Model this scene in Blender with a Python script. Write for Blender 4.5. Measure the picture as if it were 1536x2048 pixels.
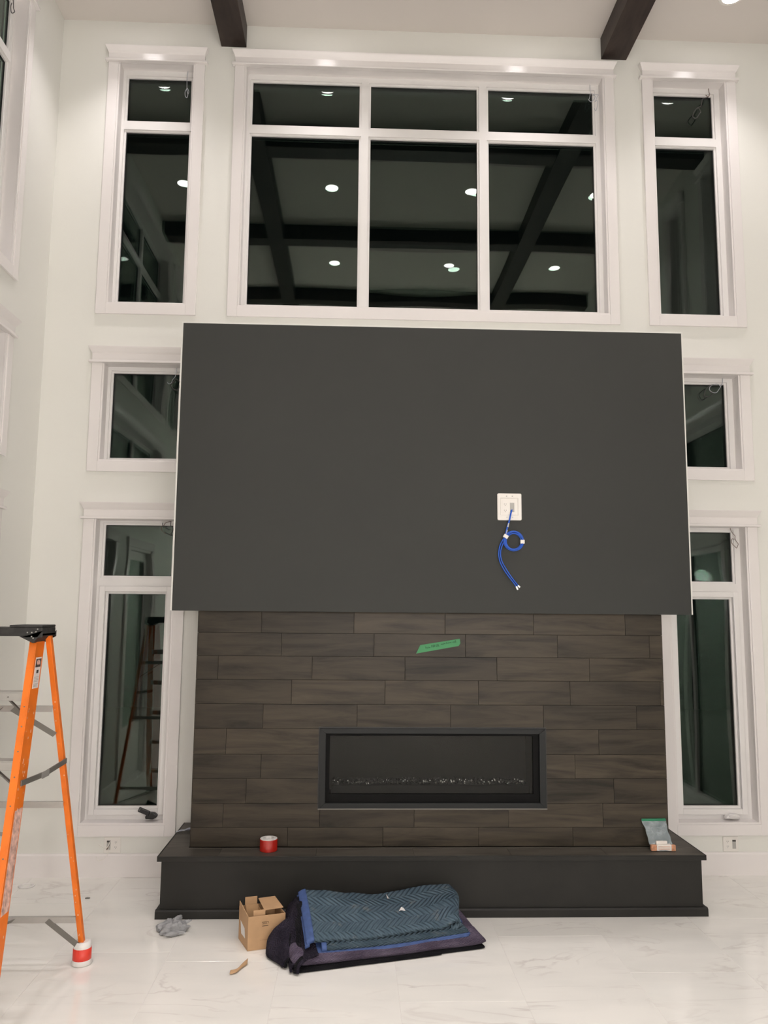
import bpy, bmesh, math, random
from mathutils import Vector, Matrix, noise
random.seed(7)
for o in list(bpy.data.objects): bpy.data.objects.remove(o)
S = bpy.context.scene
COL = S.collection
# ------------------------------------------------------------------ camera, world, exposure
cam_d = bpy.data.cameras.new('camera'); cam = bpy.data.objects.new('camera', cam_d); COL.objects.link(cam)
S.camera = cam
cam_d.sensor_fit = 'VERTICAL'; cam_d.sensor_height = 36.0; cam_d.lens = 36.0*1579.3/2048.0
cam_d.clip_start = 0.05; cam_d.clip_end = 100
_r = Vector((0.99927463, -0.03708751, 0.00864516)); _d = Vector((0.01307453, 0.12090443, -0.99257805)); _f = Vector((0.03576701, 0.99197109, 0.12130163))
m = Matrix.Identity(4)
for i in range(3):
    m[i][0] = _r[i]; m[i][1] = -_d[i]; m[i][2] = -_f[i]
m.translation = Vector((-0.52405, -5.92708, 1.9016))
cam.matrix_world = m
W = bpy.data.worlds.new('night'); S.world = W; W.use_nodes = True
W.node_tree.nodes['Background'].inputs[0].default_value = (0.010, 0.016, 0.016, 1)
W.node_tree.nodes['Background'].inputs[1].default_value = 0.08
S.view_settings.view_transform = 'Standard'; S.view_settings.look = 'None'
S.view_settings.gamma = 1.0; S.view_settings.use_curve_mapping = False
S.view_settings.exposure = 0.07
S.cycles.caustics_reflective = False; S.cycles.caustics_refractive = False
LIGHT = 23.0          # radiance of every recessed lamp lens
BEAM_W = 116.0        # power of the beam each lamp throws down
LAMP_COL = (0.99, 0.925, 0.93)
FILL_GLOW = 100.0          # radiance of the unseen globes added as fill

# ------------------------------------------------------------------ materials
def nodes(name):
    mt = bpy.data.materials.new(name); mt.use_nodes = True
    nt = mt.node_tree; b = nt.nodes['Principled BSDF']
    return mt, nt, b
def L(nt, a, b): nt.links.new(a, b)
def mat(name, col, rough=0.5, metal=0.0, spec=0.5, bump=0.0, bscale=60.0, var=0.0, vscale=4.0, coat=0.0):
    mt, nt, b = nodes(name)
    b.inputs['Base Color'].default_value = (*col, 1); b.inputs['Roughness'].default_value = rough
    b.inputs['Metallic'].default_value = metal; b.inputs['Specular IOR Level'].default_value = spec
    b.inputs['Coat Weight'].default_value = coat
    tc = nt.nodes.new('ShaderNodeTexCoord')
    if var > 0:
        n = nt.nodes.new('ShaderNodeTexNoise'); n.inputs['Scale'].default_value = vscale; n.inputs['Detail'].default_value = 5
        L(nt, tc.outputs['Object'], n.inputs['Vector'])
        r = nt.nodes.new('ShaderNodeValToRGB')
        r.color_ramp.elements[0].position = 0.3; r.color_ramp.elements[1].position = 0.7
        r.color_ramp.elements[0].color = (*[c*(1-var) for c in col], 1); r.color_ramp.elements[1].color = (*[min(1, c*(1+var)) for c in col], 1)
        L(nt, n.outputs['Fac'], r.inputs['Fac']); L(nt, r.outputs['Color'], b.inputs['Base Color'])
    if bump > 0:
        n2 = nt.nodes.new('ShaderNodeTexNoise'); n2.inputs['Scale'].default_value = bscale; n2.inputs['Detail'].default_value = 4
        L(nt, tc.outputs['Object'], n2.inputs['Vector'])
        bp = nt.nodes.new('ShaderNodeBump'); bp.inputs['Strength'].default_value = bump; bp.inputs['Distance'].default_value = 0.002
        L(nt, n2.outputs['Fac'], bp.inputs['Height']); L(nt, bp.outputs['Normal'], b.inputs['Normal'])
    return mt
M = {}
M['wall'] = mat('wall_paint', (0.78, 0.775, 0.725), 0.6, bump=0.15, bscale=180)
M['ceil'] = mat('ceiling_paint', (0.70, 0.655, 0.61), 0.8)
M['trim'] = mat('trim_paint', (0.82, 0.785, 0.765), 0.22)
M['vinyl'] = mat('window_vinyl', (0.82, 0.80, 0.78), 0.3)
M['panel'] = mat('charcoal_paint', (0.029, 0.0305, 0.0275), 0.72, bump=0.25, bscale=300, var=0.05, vscale=1.2)
M['hearth'] = mat('hearth_paint', (0.0185, 0.0178, 0.0155), 0.5, spec=0.3, bump=0.2, bscale=90, var=0.15, vscale=5)
M['black'] = mat('black_satin', (0.012, 0.012, 0.013), 0.35)
M['frame'] = mat('graphite_frame', (0.0125, 0.0140, 0.0142), 0.5, spec=0.3)
M['lining'] = mat('firebox_lining', (0.005, 0.005, 0.005), 0.7, spec=0.15)
M['boxback'] = mat('firebox_back', (0.015, 0.014, 0.012), 0.7, spec=0.1)
M['orange'] = mat('fiberglass_orange', (0.80, 0.175, 0.012), 0.38, var=0.12, vscale=9, bump=0.2, bscale=60)
M['alu'] = mat('brushed_aluminium', (0.44, 0.425, 0.40), 0.42, metal=0.55, var=0.08, vscale=8)
M['alud'] = mat('dull_steel', (0.20, 0.19, 0.17), 0.5, metal=0.5)
M['cap'] = mat('black_plastic', (0.022, 0.021, 0.020), 0.6, bump=0.4, bscale=80, var=0.5, vscale=40)
M['rubber'] = mat('white_wrap', (0.74, 0.72, 0.69), 0.5)
M['redtape'] = mat('red_tape', (0.40, 0.014, 0.008), 0.18, spec=0.8)
M['redfoot'] = mat('red_foot_tape', (0.70, 0.05, 0.03), 0.4)
M['white'] = mat('white_plastic', (0.80, 0.77, 0.72), 0.35)
M['hole'] = mat('dark_slot', (0.05, 0.045, 0.04), 0.6)
M['grey'] = mat('grey_recess', (0.42, 0.41, 0.38), 0.6)
M['blue'] = mat('blue_cable', (0.012, 0.10, 0.55), 0.3)
M['clear'] = mat('clear_connector', (0.62, 0.62, 0.60), 0.15)
M['wire'] = mat('dark_wire', (0.05, 0.045, 0.045), 0.4)
M['wirew'] = mat('pale_wire', (0.45, 0.47, 0.52), 0.35)
M['wiretan'] = mat('brown_wire', (0.16, 0.10, 0.08), 0.4)
M['green'] = mat('green_tape', (0.045, 0.26, 0.095), 0.55)
M['ink'] = mat('marker_ink', (0.01, 0.06, 0.025), 0.6)
M['print'] = mat('brown_print', (0.10, 0.055, 0.03), 0.7)
M['card'] = mat('cardboard', (0.46, 0.285, 0.15), 0.75, var=0.08, vscale=12, bump=0.2, bscale=70)
M['cardin'] = mat('cardboard_inside', (0.40, 0.24, 0.115), 0.8, var=0.08, vscale=12)
M['paper'] = mat('paper_label', (0.75, 0.73, 0.70), 0.6)
M['cloth'] = mat('grey_knit', (0.30, 0.305, 0.31), 0.85, bump=0.8, bscale=220, var=0.2, vscale=18)
M['zip'] = mat('green_zip', (0.0, 0.16, 0.07), 0.4)
M['pack'] = mat('orange_packet', (0.62, 0.30, 0.17), 0.5, var=0.3, vscale=60)
M['packw'] = mat('white_packet', (0.80, 0.74, 0.68), 0.5)
M['sticker'] = mat('sticker_paper', (0.78, 0.72, 0.68), 0.5)
M['worn'] = mat('worn_label', (0.62, 0.40, 0.33), 0.6, var=0.45, vscale=38)
M['stred'] = mat('sticker_red', (0.60, 0.06, 0.05), 0.5)
M['spat'] = mat('paint_splatter', (0.75, 0.42, 0.28), 0.6)
M['edge_blue'] = mat('blue_binding', (0.042, 0.080, 0.215), 0.7, bump=0.6, bscale=130, var=0.2, vscale=25)
M['outside'] = mat('night_ground', (0.02, 0.025, 0.02), 0.9)
def lamp_mat():
    mt = bpy.data.materials.new('lamp_lens'); mt.use_nodes = True; nt = mt.node_tree; nt.nodes.clear()
    e = nt.nodes.new('ShaderNodeEmission'); e.inputs[0].default_value = (0.99, 0.935, 0.935, 1); e.inputs[1].default_value = LIGHT
    o = nt.nodes.new('ShaderNodeOutputMaterial'); L(nt, e.outputs[0], o.inputs[0]); return mt
M['lamp'] = lamp_mat()
M['spacer'] = mat('pane_spacer', (0.03, 0.03, 0.03), 0.5)
def glass_mat(name, f0, tint, trans, refl=(0.93, 1.0, 0.95)):
    # sheet of glazing: Schlick reflection over a tinted see-through body
    mt = bpy.data.materials.new(name); mt.use_nodes = True; nt = mt.node_tree; nt.nodes.clear()
    N = nt.nodes.new
    g = N('ShaderNodeNewGeometry'); dt = N('ShaderNodeVectorMath'); dt.operation = 'DOT_PRODUCT'
    L(nt, g.outputs['Incoming'], dt.inputs[0]); L(nt, g.outputs['Normal'], dt.inputs[1])
    ab = N('ShaderNodeMath'); ab.operation = 'ABSOLUTE'; L(nt, dt.outputs['Value'], ab.inputs[0])
    om = N('ShaderNodeMath'); om.operation = 'SUBTRACT'; om.inputs[0].default_value = 1.0; L(nt, ab.outputs[0], om.inputs[1])
    pw = N('ShaderNodeMath'); pw.operation = 'POWER'; pw.inputs[1].default_value = 5; L(nt, om.outputs[0], pw.inputs[0])
    ma = N('ShaderNodeMath'); ma.operation = 'MULTIPLY_ADD'; ma.inputs[1].default_value = 1-f0; ma.inputs[2].default_value = f0
    L(nt, pw.outputs[0], ma.inputs[0])
    t = N('ShaderNodeBsdfTransparent'); t.inputs[0].default_value = (*trans, 1)
    gl = N('ShaderNodeBsdfGlossy'); gl.inputs['Roughness'].default_value = 0.0; gl.inputs['Color'].default_value = (*refl, 1)
    mx = N('ShaderNodeMixShader'); L(nt, ma.outputs[0], mx.inputs[0]); L(nt, t.outputs[0], mx.inputs[1]); L(nt, gl.outputs[0], mx.inputs[2])
    o = N('ShaderNodeOutputMaterial'); L(nt, mx.outputs[0], o.inputs[0]); return mt
M['glass'] = glass_mat('window_glass', 0.050, None, (0.80, 0.93, 0.86))
M['fglass'] = glass_mat('fireplace_glass', 0.010, None, (0.85, 0.85, 0.83), (1, 1, 1))
def bag_mat():
    mt = bpy.data.materials.new('clear_bag'); mt.use_nodes = True; nt = mt.node_tree; nt.nodes.clear(); N = nt.nodes.new
    t = N('ShaderNodeBsdfTransparent'); t.inputs[0].default_value = (0.9, 0.95, 0.96, 1)
    p = N('ShaderNodeBsdfPrincipled'); p.inputs['Base Color'].default_value = (0.50, 0.54, 0.55, 1); p.inputs['Roughness'].default_value = 0.2
    tc = N('ShaderNodeTexCoord'); n = N('ShaderNodeTexNoise'); n.inputs['Scale'].default_value = 25; L(nt, tc.outputs['Object'], n.inputs['Vector'])
    bp = N('ShaderNodeBump'); bp.inputs['Strength'].default_value = 0.8; bp.inputs['Distance'].default_value = 0.01
    L(nt, n.outputs['Fac'], bp.inputs['Height']); L(nt, bp.outputs['Normal'], p.inputs['Normal'])
    mr = N('ShaderNodeMapRange'); mr.inputs[1].default_value = 0.35; mr.inputs[2].default_value = 0.7; mr.inputs[3].default_value = 0.2; mr.inputs[4].default_value = 0.5
    L(nt, n.outputs['Fac'], mr.inputs[0])
    mx = N('ShaderNodeMixShader'); L(nt, mr.outputs[0], mx.inputs[0]); L(nt, t.outputs[0], mx.inputs[1]); L(nt, p.outputs[0], mx.inputs[2])
    o = N('ShaderNodeOutputMaterial'); L(nt, mx.outputs[0], o.inputs[0]); return mt
M['bag'] = bag_mat()
def plank_mat(name, cols, stretch, rough, axis='x', grain_z=1.0):
    # wood-look porcelain: streaky grain, offset plank by plank
    mt, nt, b = nodes(name); N = nt.nodes.new
    b.inputs['Roughness'].default_value = rough; b.inputs['Specular IOR Level'].default_value = 0.3
    tc = N('ShaderNodeTexCoord'); oi = N('ShaderNodeObjectInfo')
    ad = N('ShaderNodeVectorMath'); ad.operation = 'MULTIPLY_ADD'
    cb = N('ShaderNodeCombineXYZ'); L(nt, oi.outputs['Random'], cb.inputs[0]); L(nt, oi.outputs['Random'], cb.inputs[1]); L(nt, oi.outputs['Random'], cb.inputs[2])
    ad.inputs[1].default_value = (17, 9, 31); L(nt, cb.outputs[0], ad.inputs[0]); L(nt, tc.outputs['Object'], ad.inputs[2])
    mp = N('ShaderNodeMapping'); mp.inputs['Scale'].default_value = stretch; L(nt, ad.outputs[0], mp.inputs[0])
    n = N('ShaderNodeTexNoise'); n.inputs['Scale'].default_value = 1; n.inputs['Detail'].default_value = 7; n.inputs['Roughness'].default_value = 0.62; n.inputs['Distortion'].default_value = 0.6
    L(nt, mp.outputs[0], n.inputs['Vector'])
    r = N('ShaderNodeValToRGB'); e = r.color_ramp.elements
    e[0].position = 0.31; e[0].color = (*cols[0], 1); e[1].position = 0.68; e[1].color = (*cols[2], 1)
    k = r.color_ramp.elements.new(0.50); k.color = (*cols[1], 1)
    L(nt, n.outputs['Fac'], r.inputs['Fac'])
    hs = N('ShaderNodeHueSaturation'); mr = N('ShaderNodeMapRange'); mr.inputs[3].default_value = 0.80; mr.inputs[4].default_value = 1.22
    L(nt, oi.outputs['Random'], mr.inputs[0]); L(nt, mr.outputs[0], hs.inputs['Value']); L(nt, r.outputs[0], hs.inputs['Color'])
    L(nt, hs.outputs[0], b.inputs['Base Color'])
    bp = N('ShaderNodeBump'); bp.inputs['Strength'].default_value = 0.25; bp.inputs['Distance'].default_value = 0.001
    L(nt, n.outputs['Fac'], bp.inputs['Height']); L(nt, bp.outputs[0], b.inputs['Normal'])
    return mt
M['plank'] = plank_mat('wood_look_tile', [(0.012, 0.009, 0.005), (0.041, 0.032, 0.021), (0.060, 0.047, 0.032)], (1.7, 1.7, 15), 0.42)
M['plank_sheen'] = plank_mat('wood_look_tile_sheen', [(0.045, 0.040, 0.031), (0.072, 0.064, 0.052), (0.095, 0.085, 0.071)], (2.2, 17, 17), 0.5)  # same tile made paler: sheen at grazing view put into the colour
M['beam'] = plank_mat('stained_beam', [(0.022, 0.014, 0.011), (0.038, 0.026, 0.021), (0.055, 0.038, 0.03)], (12, 2.5, 12), 0.5)
M['beamx'] = plank_mat('stained_cross_beam', [(0.022, 0.014, 0.011), (0.038, 0.026, 0.021), (0.055, 0.038, 0.03)], (2.5, 12, 12), 0.5)
def marble():
    mt, nt, b = nodes('polished_marble_tile'); N = nt.nodes.new
    b.inputs['Roughness'].default_value = 0.10; b.inputs['Specular IOR Level'].default_value = 0.5
    tc = N('ShaderNodeTexCoord'); oi = N('ShaderNodeObjectInfo')
    cb = N('ShaderNodeCombineXYZ')
    for i in range(3): L(nt, oi.outputs['Random'], cb.inputs[i])
    ad = N('ShaderNodeVectorMath'); ad.operation = 'MULTIPLY_ADD'; ad.inputs[1].default_value = (23, 41, 11)
    L(nt, cb.outputs[0], ad.inputs[0]); L(nt, tc.outputs['Object'], ad.inputs[2])
    mp = N('ShaderNodeMapping'); mp.inputs['Rotation'].default_value = (0, 0, math.radians(28)); mp.inputs['Scale'].default_value = (1.3, 3.6, 1)
    L(nt, ad.outputs[0], mp.inputs[0])
    n = N('ShaderNodeTexNoise'); n.inputs['Scale'].default_value = 0.9; n.inputs['Detail'].default_value = 5; n.inputs['Distortion'].default_value = 1.3
    L(nt, mp.outputs[0], n.inputs['Vector'])
    s = N('ShaderNodeMath'); s.operation = 'SUBTRACT'; s.inputs[1].default_value = 0.5; L(nt, n.outputs['Fac'], s.inputs[0])
    a = N('ShaderNodeMath'); a.operation = 'ABSOLUTE'; L(nt, s.outputs[0], a.inputs[0])
    v = N('ShaderNodeMapRange'); v.inputs[1].default_value = 0.0; v.inputs[2].default_value = 0.022; v.inputs[3].default_value = 1; v.inputs[4].default_value = 0
    L(nt, a.outputs[0], v.inputs[0])
    n3 = N('ShaderNodeTexNoise'); n3.inputs['Scale'].default_value = 2.2; L(nt, ad.outputs[0], n3.inputs['Vector'])
    g = N('ShaderNodeMapRange'); g.inputs[1].default_value = 0.47; g.inputs[2].default_value = 0.66; L(nt, n3.outputs['Fac'], g.inputs[0])
    mu = N('ShaderNodeMath'); mu.operation = 'MULTIPLY'; L(nt, v.outputs[0], mu.inputs[0]); L(nt, g.outputs[0], mu.inputs[1])
    n4 = N('ShaderNodeTexNoise'); n4.inputs['Scale'].default_value = 1.6; n4.inputs['Detail'].default_value = 3; L(nt, mp.outputs[0], n4.inputs['Vector'])
    r = N('ShaderNodeValToRGB'); r.color_ramp.elements[0].position = 0.3; r.color_ramp.elements[1].position = 0.65
    r.color_ramp.elements[0].color = (0.80, 0.785, 0.735, 1); r.color_ramp.elements[1].color = (0.86, 0.84, 0.785, 1); L(nt, n4.outputs['Fac'], r.inputs['Fac'])
    mx = N('ShaderNodeMix'); mx.data_type = 'RGBA'; mx.inputs['B'].default_value = (0.66, 0.62, 0.58, 1)
    L(nt, r.outputs[0], mx.inputs['A']); m2 = N('ShaderNodeMath'); m2.operation = 'MULTIPLY'; m2.inputs[1].default_value = 0.75; L(nt, mu.outputs[0], m2.inputs[0])
    L(nt, m2.outputs[0], mx.inputs['Factor']); L(nt, mx.outputs['Result'], b.inputs['Base Color'])
    return mt
M['marble'] = marble()
M['grout'] = mat('pale_grout', (0.80, 0.765, 0.73), 0.8)
def quilt(name, c0, c1, freq, zig, amp, speck=0.0, stain=0.0):
    # stitched moving-pad fabric: zigzag quilting in fine relief, fabric colour, dusty stains
    mt, nt, b = nodes(name); N = nt.nodes.new
    b.inputs['Roughness'].default_value = 0.9; b.inputs['Specular IOR Level'].default_value = 0.15
    uv = N('ShaderNodeUVMap'); uv.uv_map = 'uv'; sp = N('ShaderNodeSeparateXYZ'); L(nt, uv.outputs[0], sp.inputs[0])
    pp = N('ShaderNodeMath'); pp.operation = 'PINGPONG'; pp.inputs[1].default_value = zig; L(nt, sp.outputs['Y'], pp.inputs[0])
    ad = N('ShaderNodeMath'); ad.operation = 'ADD'; L(nt, sp.outputs['X'], ad.inputs[0]); L(nt, pp.outputs[0], ad.inputs[1])
    mu = N('ShaderNodeMath'); mu.operation = 'MULTIPLY'; mu.inputs[1].default_value = freq; L(nt, ad.outputs[0], mu.inputs[0])
    si = N('ShaderNodeMath'); si.operation = 'SINE'; L(nt, mu.outputs[0], si.inputs[0])
    n = N('ShaderNodeTexNoise'); n.inputs['Scale'].default_value = 7; n.inputs['Detail'].default_value = 4
    L(nt, uv.outputs[0], n.inputs['Vector'])
    nb = N('ShaderNodeTexNoise'); nb.inputs['Scale'].default_value = 260; L(nt, uv.outputs[0], nb.inputs['Vector'])
    m3 = N('ShaderNodeMath'); m3.operation = 'MULTIPLY_ADD'; m3.inputs[1].default_value = 0.5; L(nt, nb.outputs['Fac'], m3.inputs[0]); L(nt, si.outputs[0], m3.inputs[2])
    bp = N('ShaderNodeBump'); bp.inputs['Strength'].default_value = 1.0; bp.inputs['Distance'].default_value = amp
    L(nt, m3.outputs[0], bp.inputs['Height']); L(nt, bp.outputs[0], b.inputs['Normal'])
    r = N('ShaderNodeValToRGB'); r.color_ramp.elements[0].position = 0.35; r.color_ramp.elements[1].position = 0.68
    r.color_ramp.elements[0].color = (*c0, 1); r.color_ramp.elements[1].color = (*c1, 1); L(nt, n.outputs['Fac'], r.inputs['Fac'])
    last = r.outputs[0]
    if speck > 0:
        ns = N('ShaderNodeTexNoise'); ns.inputs['Scale'].default_value = 170; ns.inputs['Detail'].default_value = 2; L(nt, uv.outputs[0], ns.inputs['Vector'])
        mr = N('ShaderNodeMapRange'); mr.inputs[1].default_value = 0.55; mr.inputs[2].default_value = 0.72; mr.inputs[4].default_value = speck; L(nt, ns.outputs['Fac'], mr.inputs[0])
        mx = N('ShaderNodeMix'); mx.data_type = 'RGBA'; mx.inputs['B'].default_value = (0.22, 0.20, 0.26, 1); L(nt, last, mx.inputs['A']); L(nt, mr.outputs[0], mx.inputs['Factor']); last = mx.outputs['Result']
    if stain > 0:
        ns = N('ShaderNodeTexNoise'); ns.inputs['Scale'].default_value = 5.5; ns.inputs['Detail'].default_value = 8; ns.inputs['Roughness'].default_value = 0.75; L(nt, uv.outputs[0], ns.inputs['Vector'])
        mr = N('ShaderNodeMapRange'); mr.inputs[1].default_value = 0.56; mr.inputs[2].default_value = 0.72; mr.inputs[4].default_value = stain; L(nt, ns.outputs['Fac'], mr.inputs[0])
        mx = N('ShaderNodeMix'); mx.data_type = 'RGBA'; mx.inputs['B'].default_value = (0.24, 0.25, 0.23, 1); L(nt, last, mx.inputs['A']); L(nt, mr.outputs[0], mx.inputs['Factor']); last = mx.outputs['Result']
    L(nt, last, b.inputs['Base Color'])
    return mt
M['teal'] = quilt('teal_quilt', (0.074, 0.115, 0.148), (0.104, 0.153, 0.190), 150, 0.075, 0.0065, stain=0.9)
M['purple'] = quilt('purple_black_quilt', (0.085, 0.065, 0.100), (0.16, 0.13, 0.185), 300, 0.03, 0.003, speck=0.35)
M['purpled'] = quilt('dark_purple_quilt', (0.016, 0.013, 0.022), (0.040, 0.033, 0.052), 260, 0.03, 0.004, speck=0.2)
M['blackq'] = quilt('black_quilt', (0.007, 0.007, 0.009), (0.018, 0.017, 0.020), 300, 0.03, 0.003, speck=0.15)

# ------------------------------------------------------------------ object helpers
def ob(name, bm, mt, parent=None, smooth=False, bevel=0.0, kind=None, label=None):
    bmesh.ops.recalc_face_normals(bm, faces=bm.faces)
    me = bpy.data.meshes.new(name); bm.to_mesh(me); bm.free()
    if mt is not None: me.materials.append(mt)
    if smooth:
        for p in me.polygons: p.use_smooth = True
    o = bpy.data.objects.new(name, me); COL.objects.link(o)
    if parent: o.parent = parent
    if bevel > 0:
        b = o.modifiers.new('bevel', 'BEVEL'); b.width = bevel; b.segments = 2; b.limit_method = 'ANGLE'; b.angle_limit = math.radians(40)
    if kind: o['kind'] = kind
    if label: o['label'] = label
    return o
def tag(o, label, cat, group=None):
    o['label'] = label; o['category'] = cat
    if group: o['group'] = group
    return o
def thing(name, label, cat, group=None):
    return tag(empty(name), label, cat, group)
def empty(name):
    o = bpy.data.objects.new(name, None); COL.objects.link(o); o.empty_display_size = 0.1; return o
def struct(name):
    o = empty(name); o['kind'] = 'structure'; return o
def hexa(bm, P):
    v = [bm.verts.new(p) for p in P]
    for f in ((0,1,2,3),(4,7,6,5),(0,4,5,1),(1,5,6,2),(2,6,7,3),(3,7,4,0)): bm.faces.new([v[i] for i in f])
def box(bm, x0, x1, y0, y1, z0, z1, T=None):
    P = [(x0,y0,z0),(x1,y0,z0),(x1,y1,z0),(x0,y1,z0),(x0,y0,z1),(x1,y0,z1),(x1,y1,z1),(x0,y1,z1)]
    if T: P = [T(*p) for p in P]
    hexa(bm, P)
def prism(bm, poly, a, b, f):
    # poly: 2-D points; f(u, v, w) -> 3-D point; extruded for w from a to b
    A = [bm.verts.new(f(u, v, a)) for u, v in poly]; B = [bm.verts.new(f(u, v, b)) for u, v in poly]
    n = len(poly); bm.faces.new(A); bm.faces.new(B[::-1])
    for i in range(n): bm.faces.new([A[i], B[i], B[(i+1) % n], A[(i+1) % n]])
def bar(bm, p, q, u, v):
    # beam with rectangular section from p to q, half-vectors u and v
    p, q, u, v = map(Vector, (p, q, u, v))
    hexa(bm, [p-u-v, p+u-v, p+u+v, p-u+v, q-u-v, q+u-v, q+u+v, q-u+v])
def catmull(pts, k=6, closed=False):
    P = [Vector(p) for p in pts]
    if len(P) < 3: return P
    if closed: Q = [P[-1]] + P + [P[0], P[1]]
    else: Q = [2*P[0]-P[1]] + P + [2*P[-1]-P[-2]]
    out = []
    for i in range(1, len(Q)-2):
        a, b, c, d = Q[i-1:i+3]
        for j in range(k):
            t = j/k
            out.append(0.5*((2*b)+(c-a)*t+(2*a-5*b+4*c-d)*t*t+(-a+3*b-3*c+d)*t**3))
    if not closed: out.append(P[-1])
    return out
def tube(bm, pts, r, n=8, closed=False, flat=None):
    pts = [Vector(p) for p in pts]; N = len(pts); rings = []
    up = Vector((0.13, 0.9, 0.3)).normalized()
    for i, p in enumerate(pts):
        a = pts[(i-1) % N] if (closed or i > 0) else p; b = pts[(i+1) % N] if (closed or i < N-1) else p
        t = (b-a)
        t = t.normalized() if t.length > 1e-9 else Vector((0, 0, 1))
        s = t.cross(up)
        s = s.normalized() if s.length > 1e-4 else t.cross(Vector((1, 0, 0))).normalized()
        w = s.cross(t)
        rr = r[i] if isinstance(r, (list, tuple)) else r
        rings.append([bm.verts.new(p + s*math.cos(2*math.pi*k/n)*rr + w*math.sin(2*math.pi*k/n)*rr) for k in range(n)])
    for i in range(N if closed else N-1):
        A, B = rings[i], rings[(i+1) % N]
        for k in range(n): bm.faces.new([A[k], A[(k+1) % n], B[(k+1) % n], B[k]])
    if not closed: bm.faces.new(rings[0]); bm.faces.new(rings[-1][::-1])
def lathe(bm, prof, c, n=32, T=None):
    # profile (r, z) around vertical axis at c
    rings = []
    for r, z in prof:
        if r < 1e-6: rings.append([bm.verts.new(Vector(c)+Vector((0, 0, z)))])
        else: rings.append([bm.verts.new(Vector(c)+Vector((r*math.cos(2*math.pi*k/n), r*math.sin(2*math.pi*k/n), z))) for k in range(n)])
    for A, B in zip(rings, rings[1:]):
        for k in range(n):
            a = [A[k % len(A)], A[(k+1) % len(A)]] if len(A) > 1 else [A[0]]
            b = [B[(k+1) % len(B)], B[k % len(B)]] if len(B) > 1 else [B[0]]
            bm.faces.new(a+b)
def NB(): return bmesh.new()

# ------------------------------------------------------------------ room dimensions (metres; chimney wall is y = 0, room towards -y)
XL, XR, CEIL, YB = -2.923, 2.923, 6.59, -8.6
G = 0.118                                   # glass depth behind wall face
OUTX = (-2.545, -1.780)                     # outer casing of the left stack; the right stack is its mirror
ZT = (6.227, 3.742, 2.545); ZB = (4.134, 2.905, 0.277)
CW = 0.092                                  # casing width

def wall_holes(name, T, u0, u1, z0, z1, holes, depth, mt):
    bm = NB(); us = sorted({u0, u1, *[h[0] for h in holes], *[h[1] for h in holes]}); zs = sorted({z0, z1, *[h[2] for h in holes], *[h[3] for h in holes]})
    for i in range(len(us)-1):
        run = None
        for j in range(len(zs)):
            solid = False
            if j < len(zs)-1:
                uc = (us[i]+us[i+1])/2; zc = (zs[j]+zs[j+1])/2
                solid = not any(h[0] < uc < h[1] and h[2] < zc < h[3] for h in holes)
            if solid and run is None: run = zs[j]
            if not solid and run is not None:
                box(bm, us[i], us[i+1], 0, depth, run, zs[j], T); run = None
    o = ob(name, bm, mt); o['kind'] = 'structure'; return o
TB = lambda u, d, z: (u, d, z)              # back (chimney) wall: u = x, d = outwards
TL = lambda u, d, z: (XL-d, u, z)           # left wall: u = y
TR = lambda u, d, z: (XR+d, u, z)           # right wall: u = y

def pane(name, T, u0, u1, z0, z1, d, parent, bow=0.0015, mt=None, th=0.016, n=10, label=None):
    bm = NB(); bowb = bow*random.uniform(-1.6, 1.6); tu = random.uniform(-.0011, .0011); tz = random.uniform(-.0011, .0011)
    def grid(dd, bw, tu=0, tz=0):
        V = [[None]*(n+1) for _ in range(n+1)]
        for i in range(n+1):
            for j in range(n+1):
                a = i/n*2-1; b = j/n*2-1
                V[i][j] = bm.verts.new(T(u0+(u1-u0)*i/n, d+dd+bw*(1-a*a)*(1-b*b)+tu*a+tz*b, z0+(z1-z0)*j/n))
        F = []
        for i in range(n):
            for j in range(n): F.append(bm.faces.new([V[i][j], V[i+1][j], V[i+1][j+1], V[i][j+1]]))
        return F
    A = grid(0, -bow*random.uniform(.5, 1.2)); B = grid(th, bowb, tu, tz)
    for f in A+B: f.smooth = True
    e = [(u0, z0), (u1, z0), (u1, z1), (u0, z1)]
    for i in range(4):
        (a, b), (c, dd) = e[i], e[(i+1) % 4]
        bm.faces.new([bm.verts.new(T(a, d, b)), bm.verts.new(T(c, d, dd)), bm.verts.new(T(c, d+th, dd)), bm.verts.new(T(a, d+th, b))]).material_index = 1
    me = bpy.data.meshes.new(name); bm.to_mesh(me); bm.free(); me.materials.append(mt or M['glass']); me.materials.append(M['spacer'])
    o = bpy.data.objects.new(name, me); COL.objects.link(o); o.parent = parent
    return o
def ring(bm, T, u0, u1, z0, z1, w, d0, d1, wz=None):
    wz = wz or w
    box(bm, u0, u0+w, d0, d1, z0, z1, T); box(bm, u1-w, u1, d0, d1, z0, z1, T)
    box(bm, u0+w, u1-w, d0, d1, z0, z0+wz, T); box(bm, u0+w, u1-w, d0, d1, z1-wz, z1, T)

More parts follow.
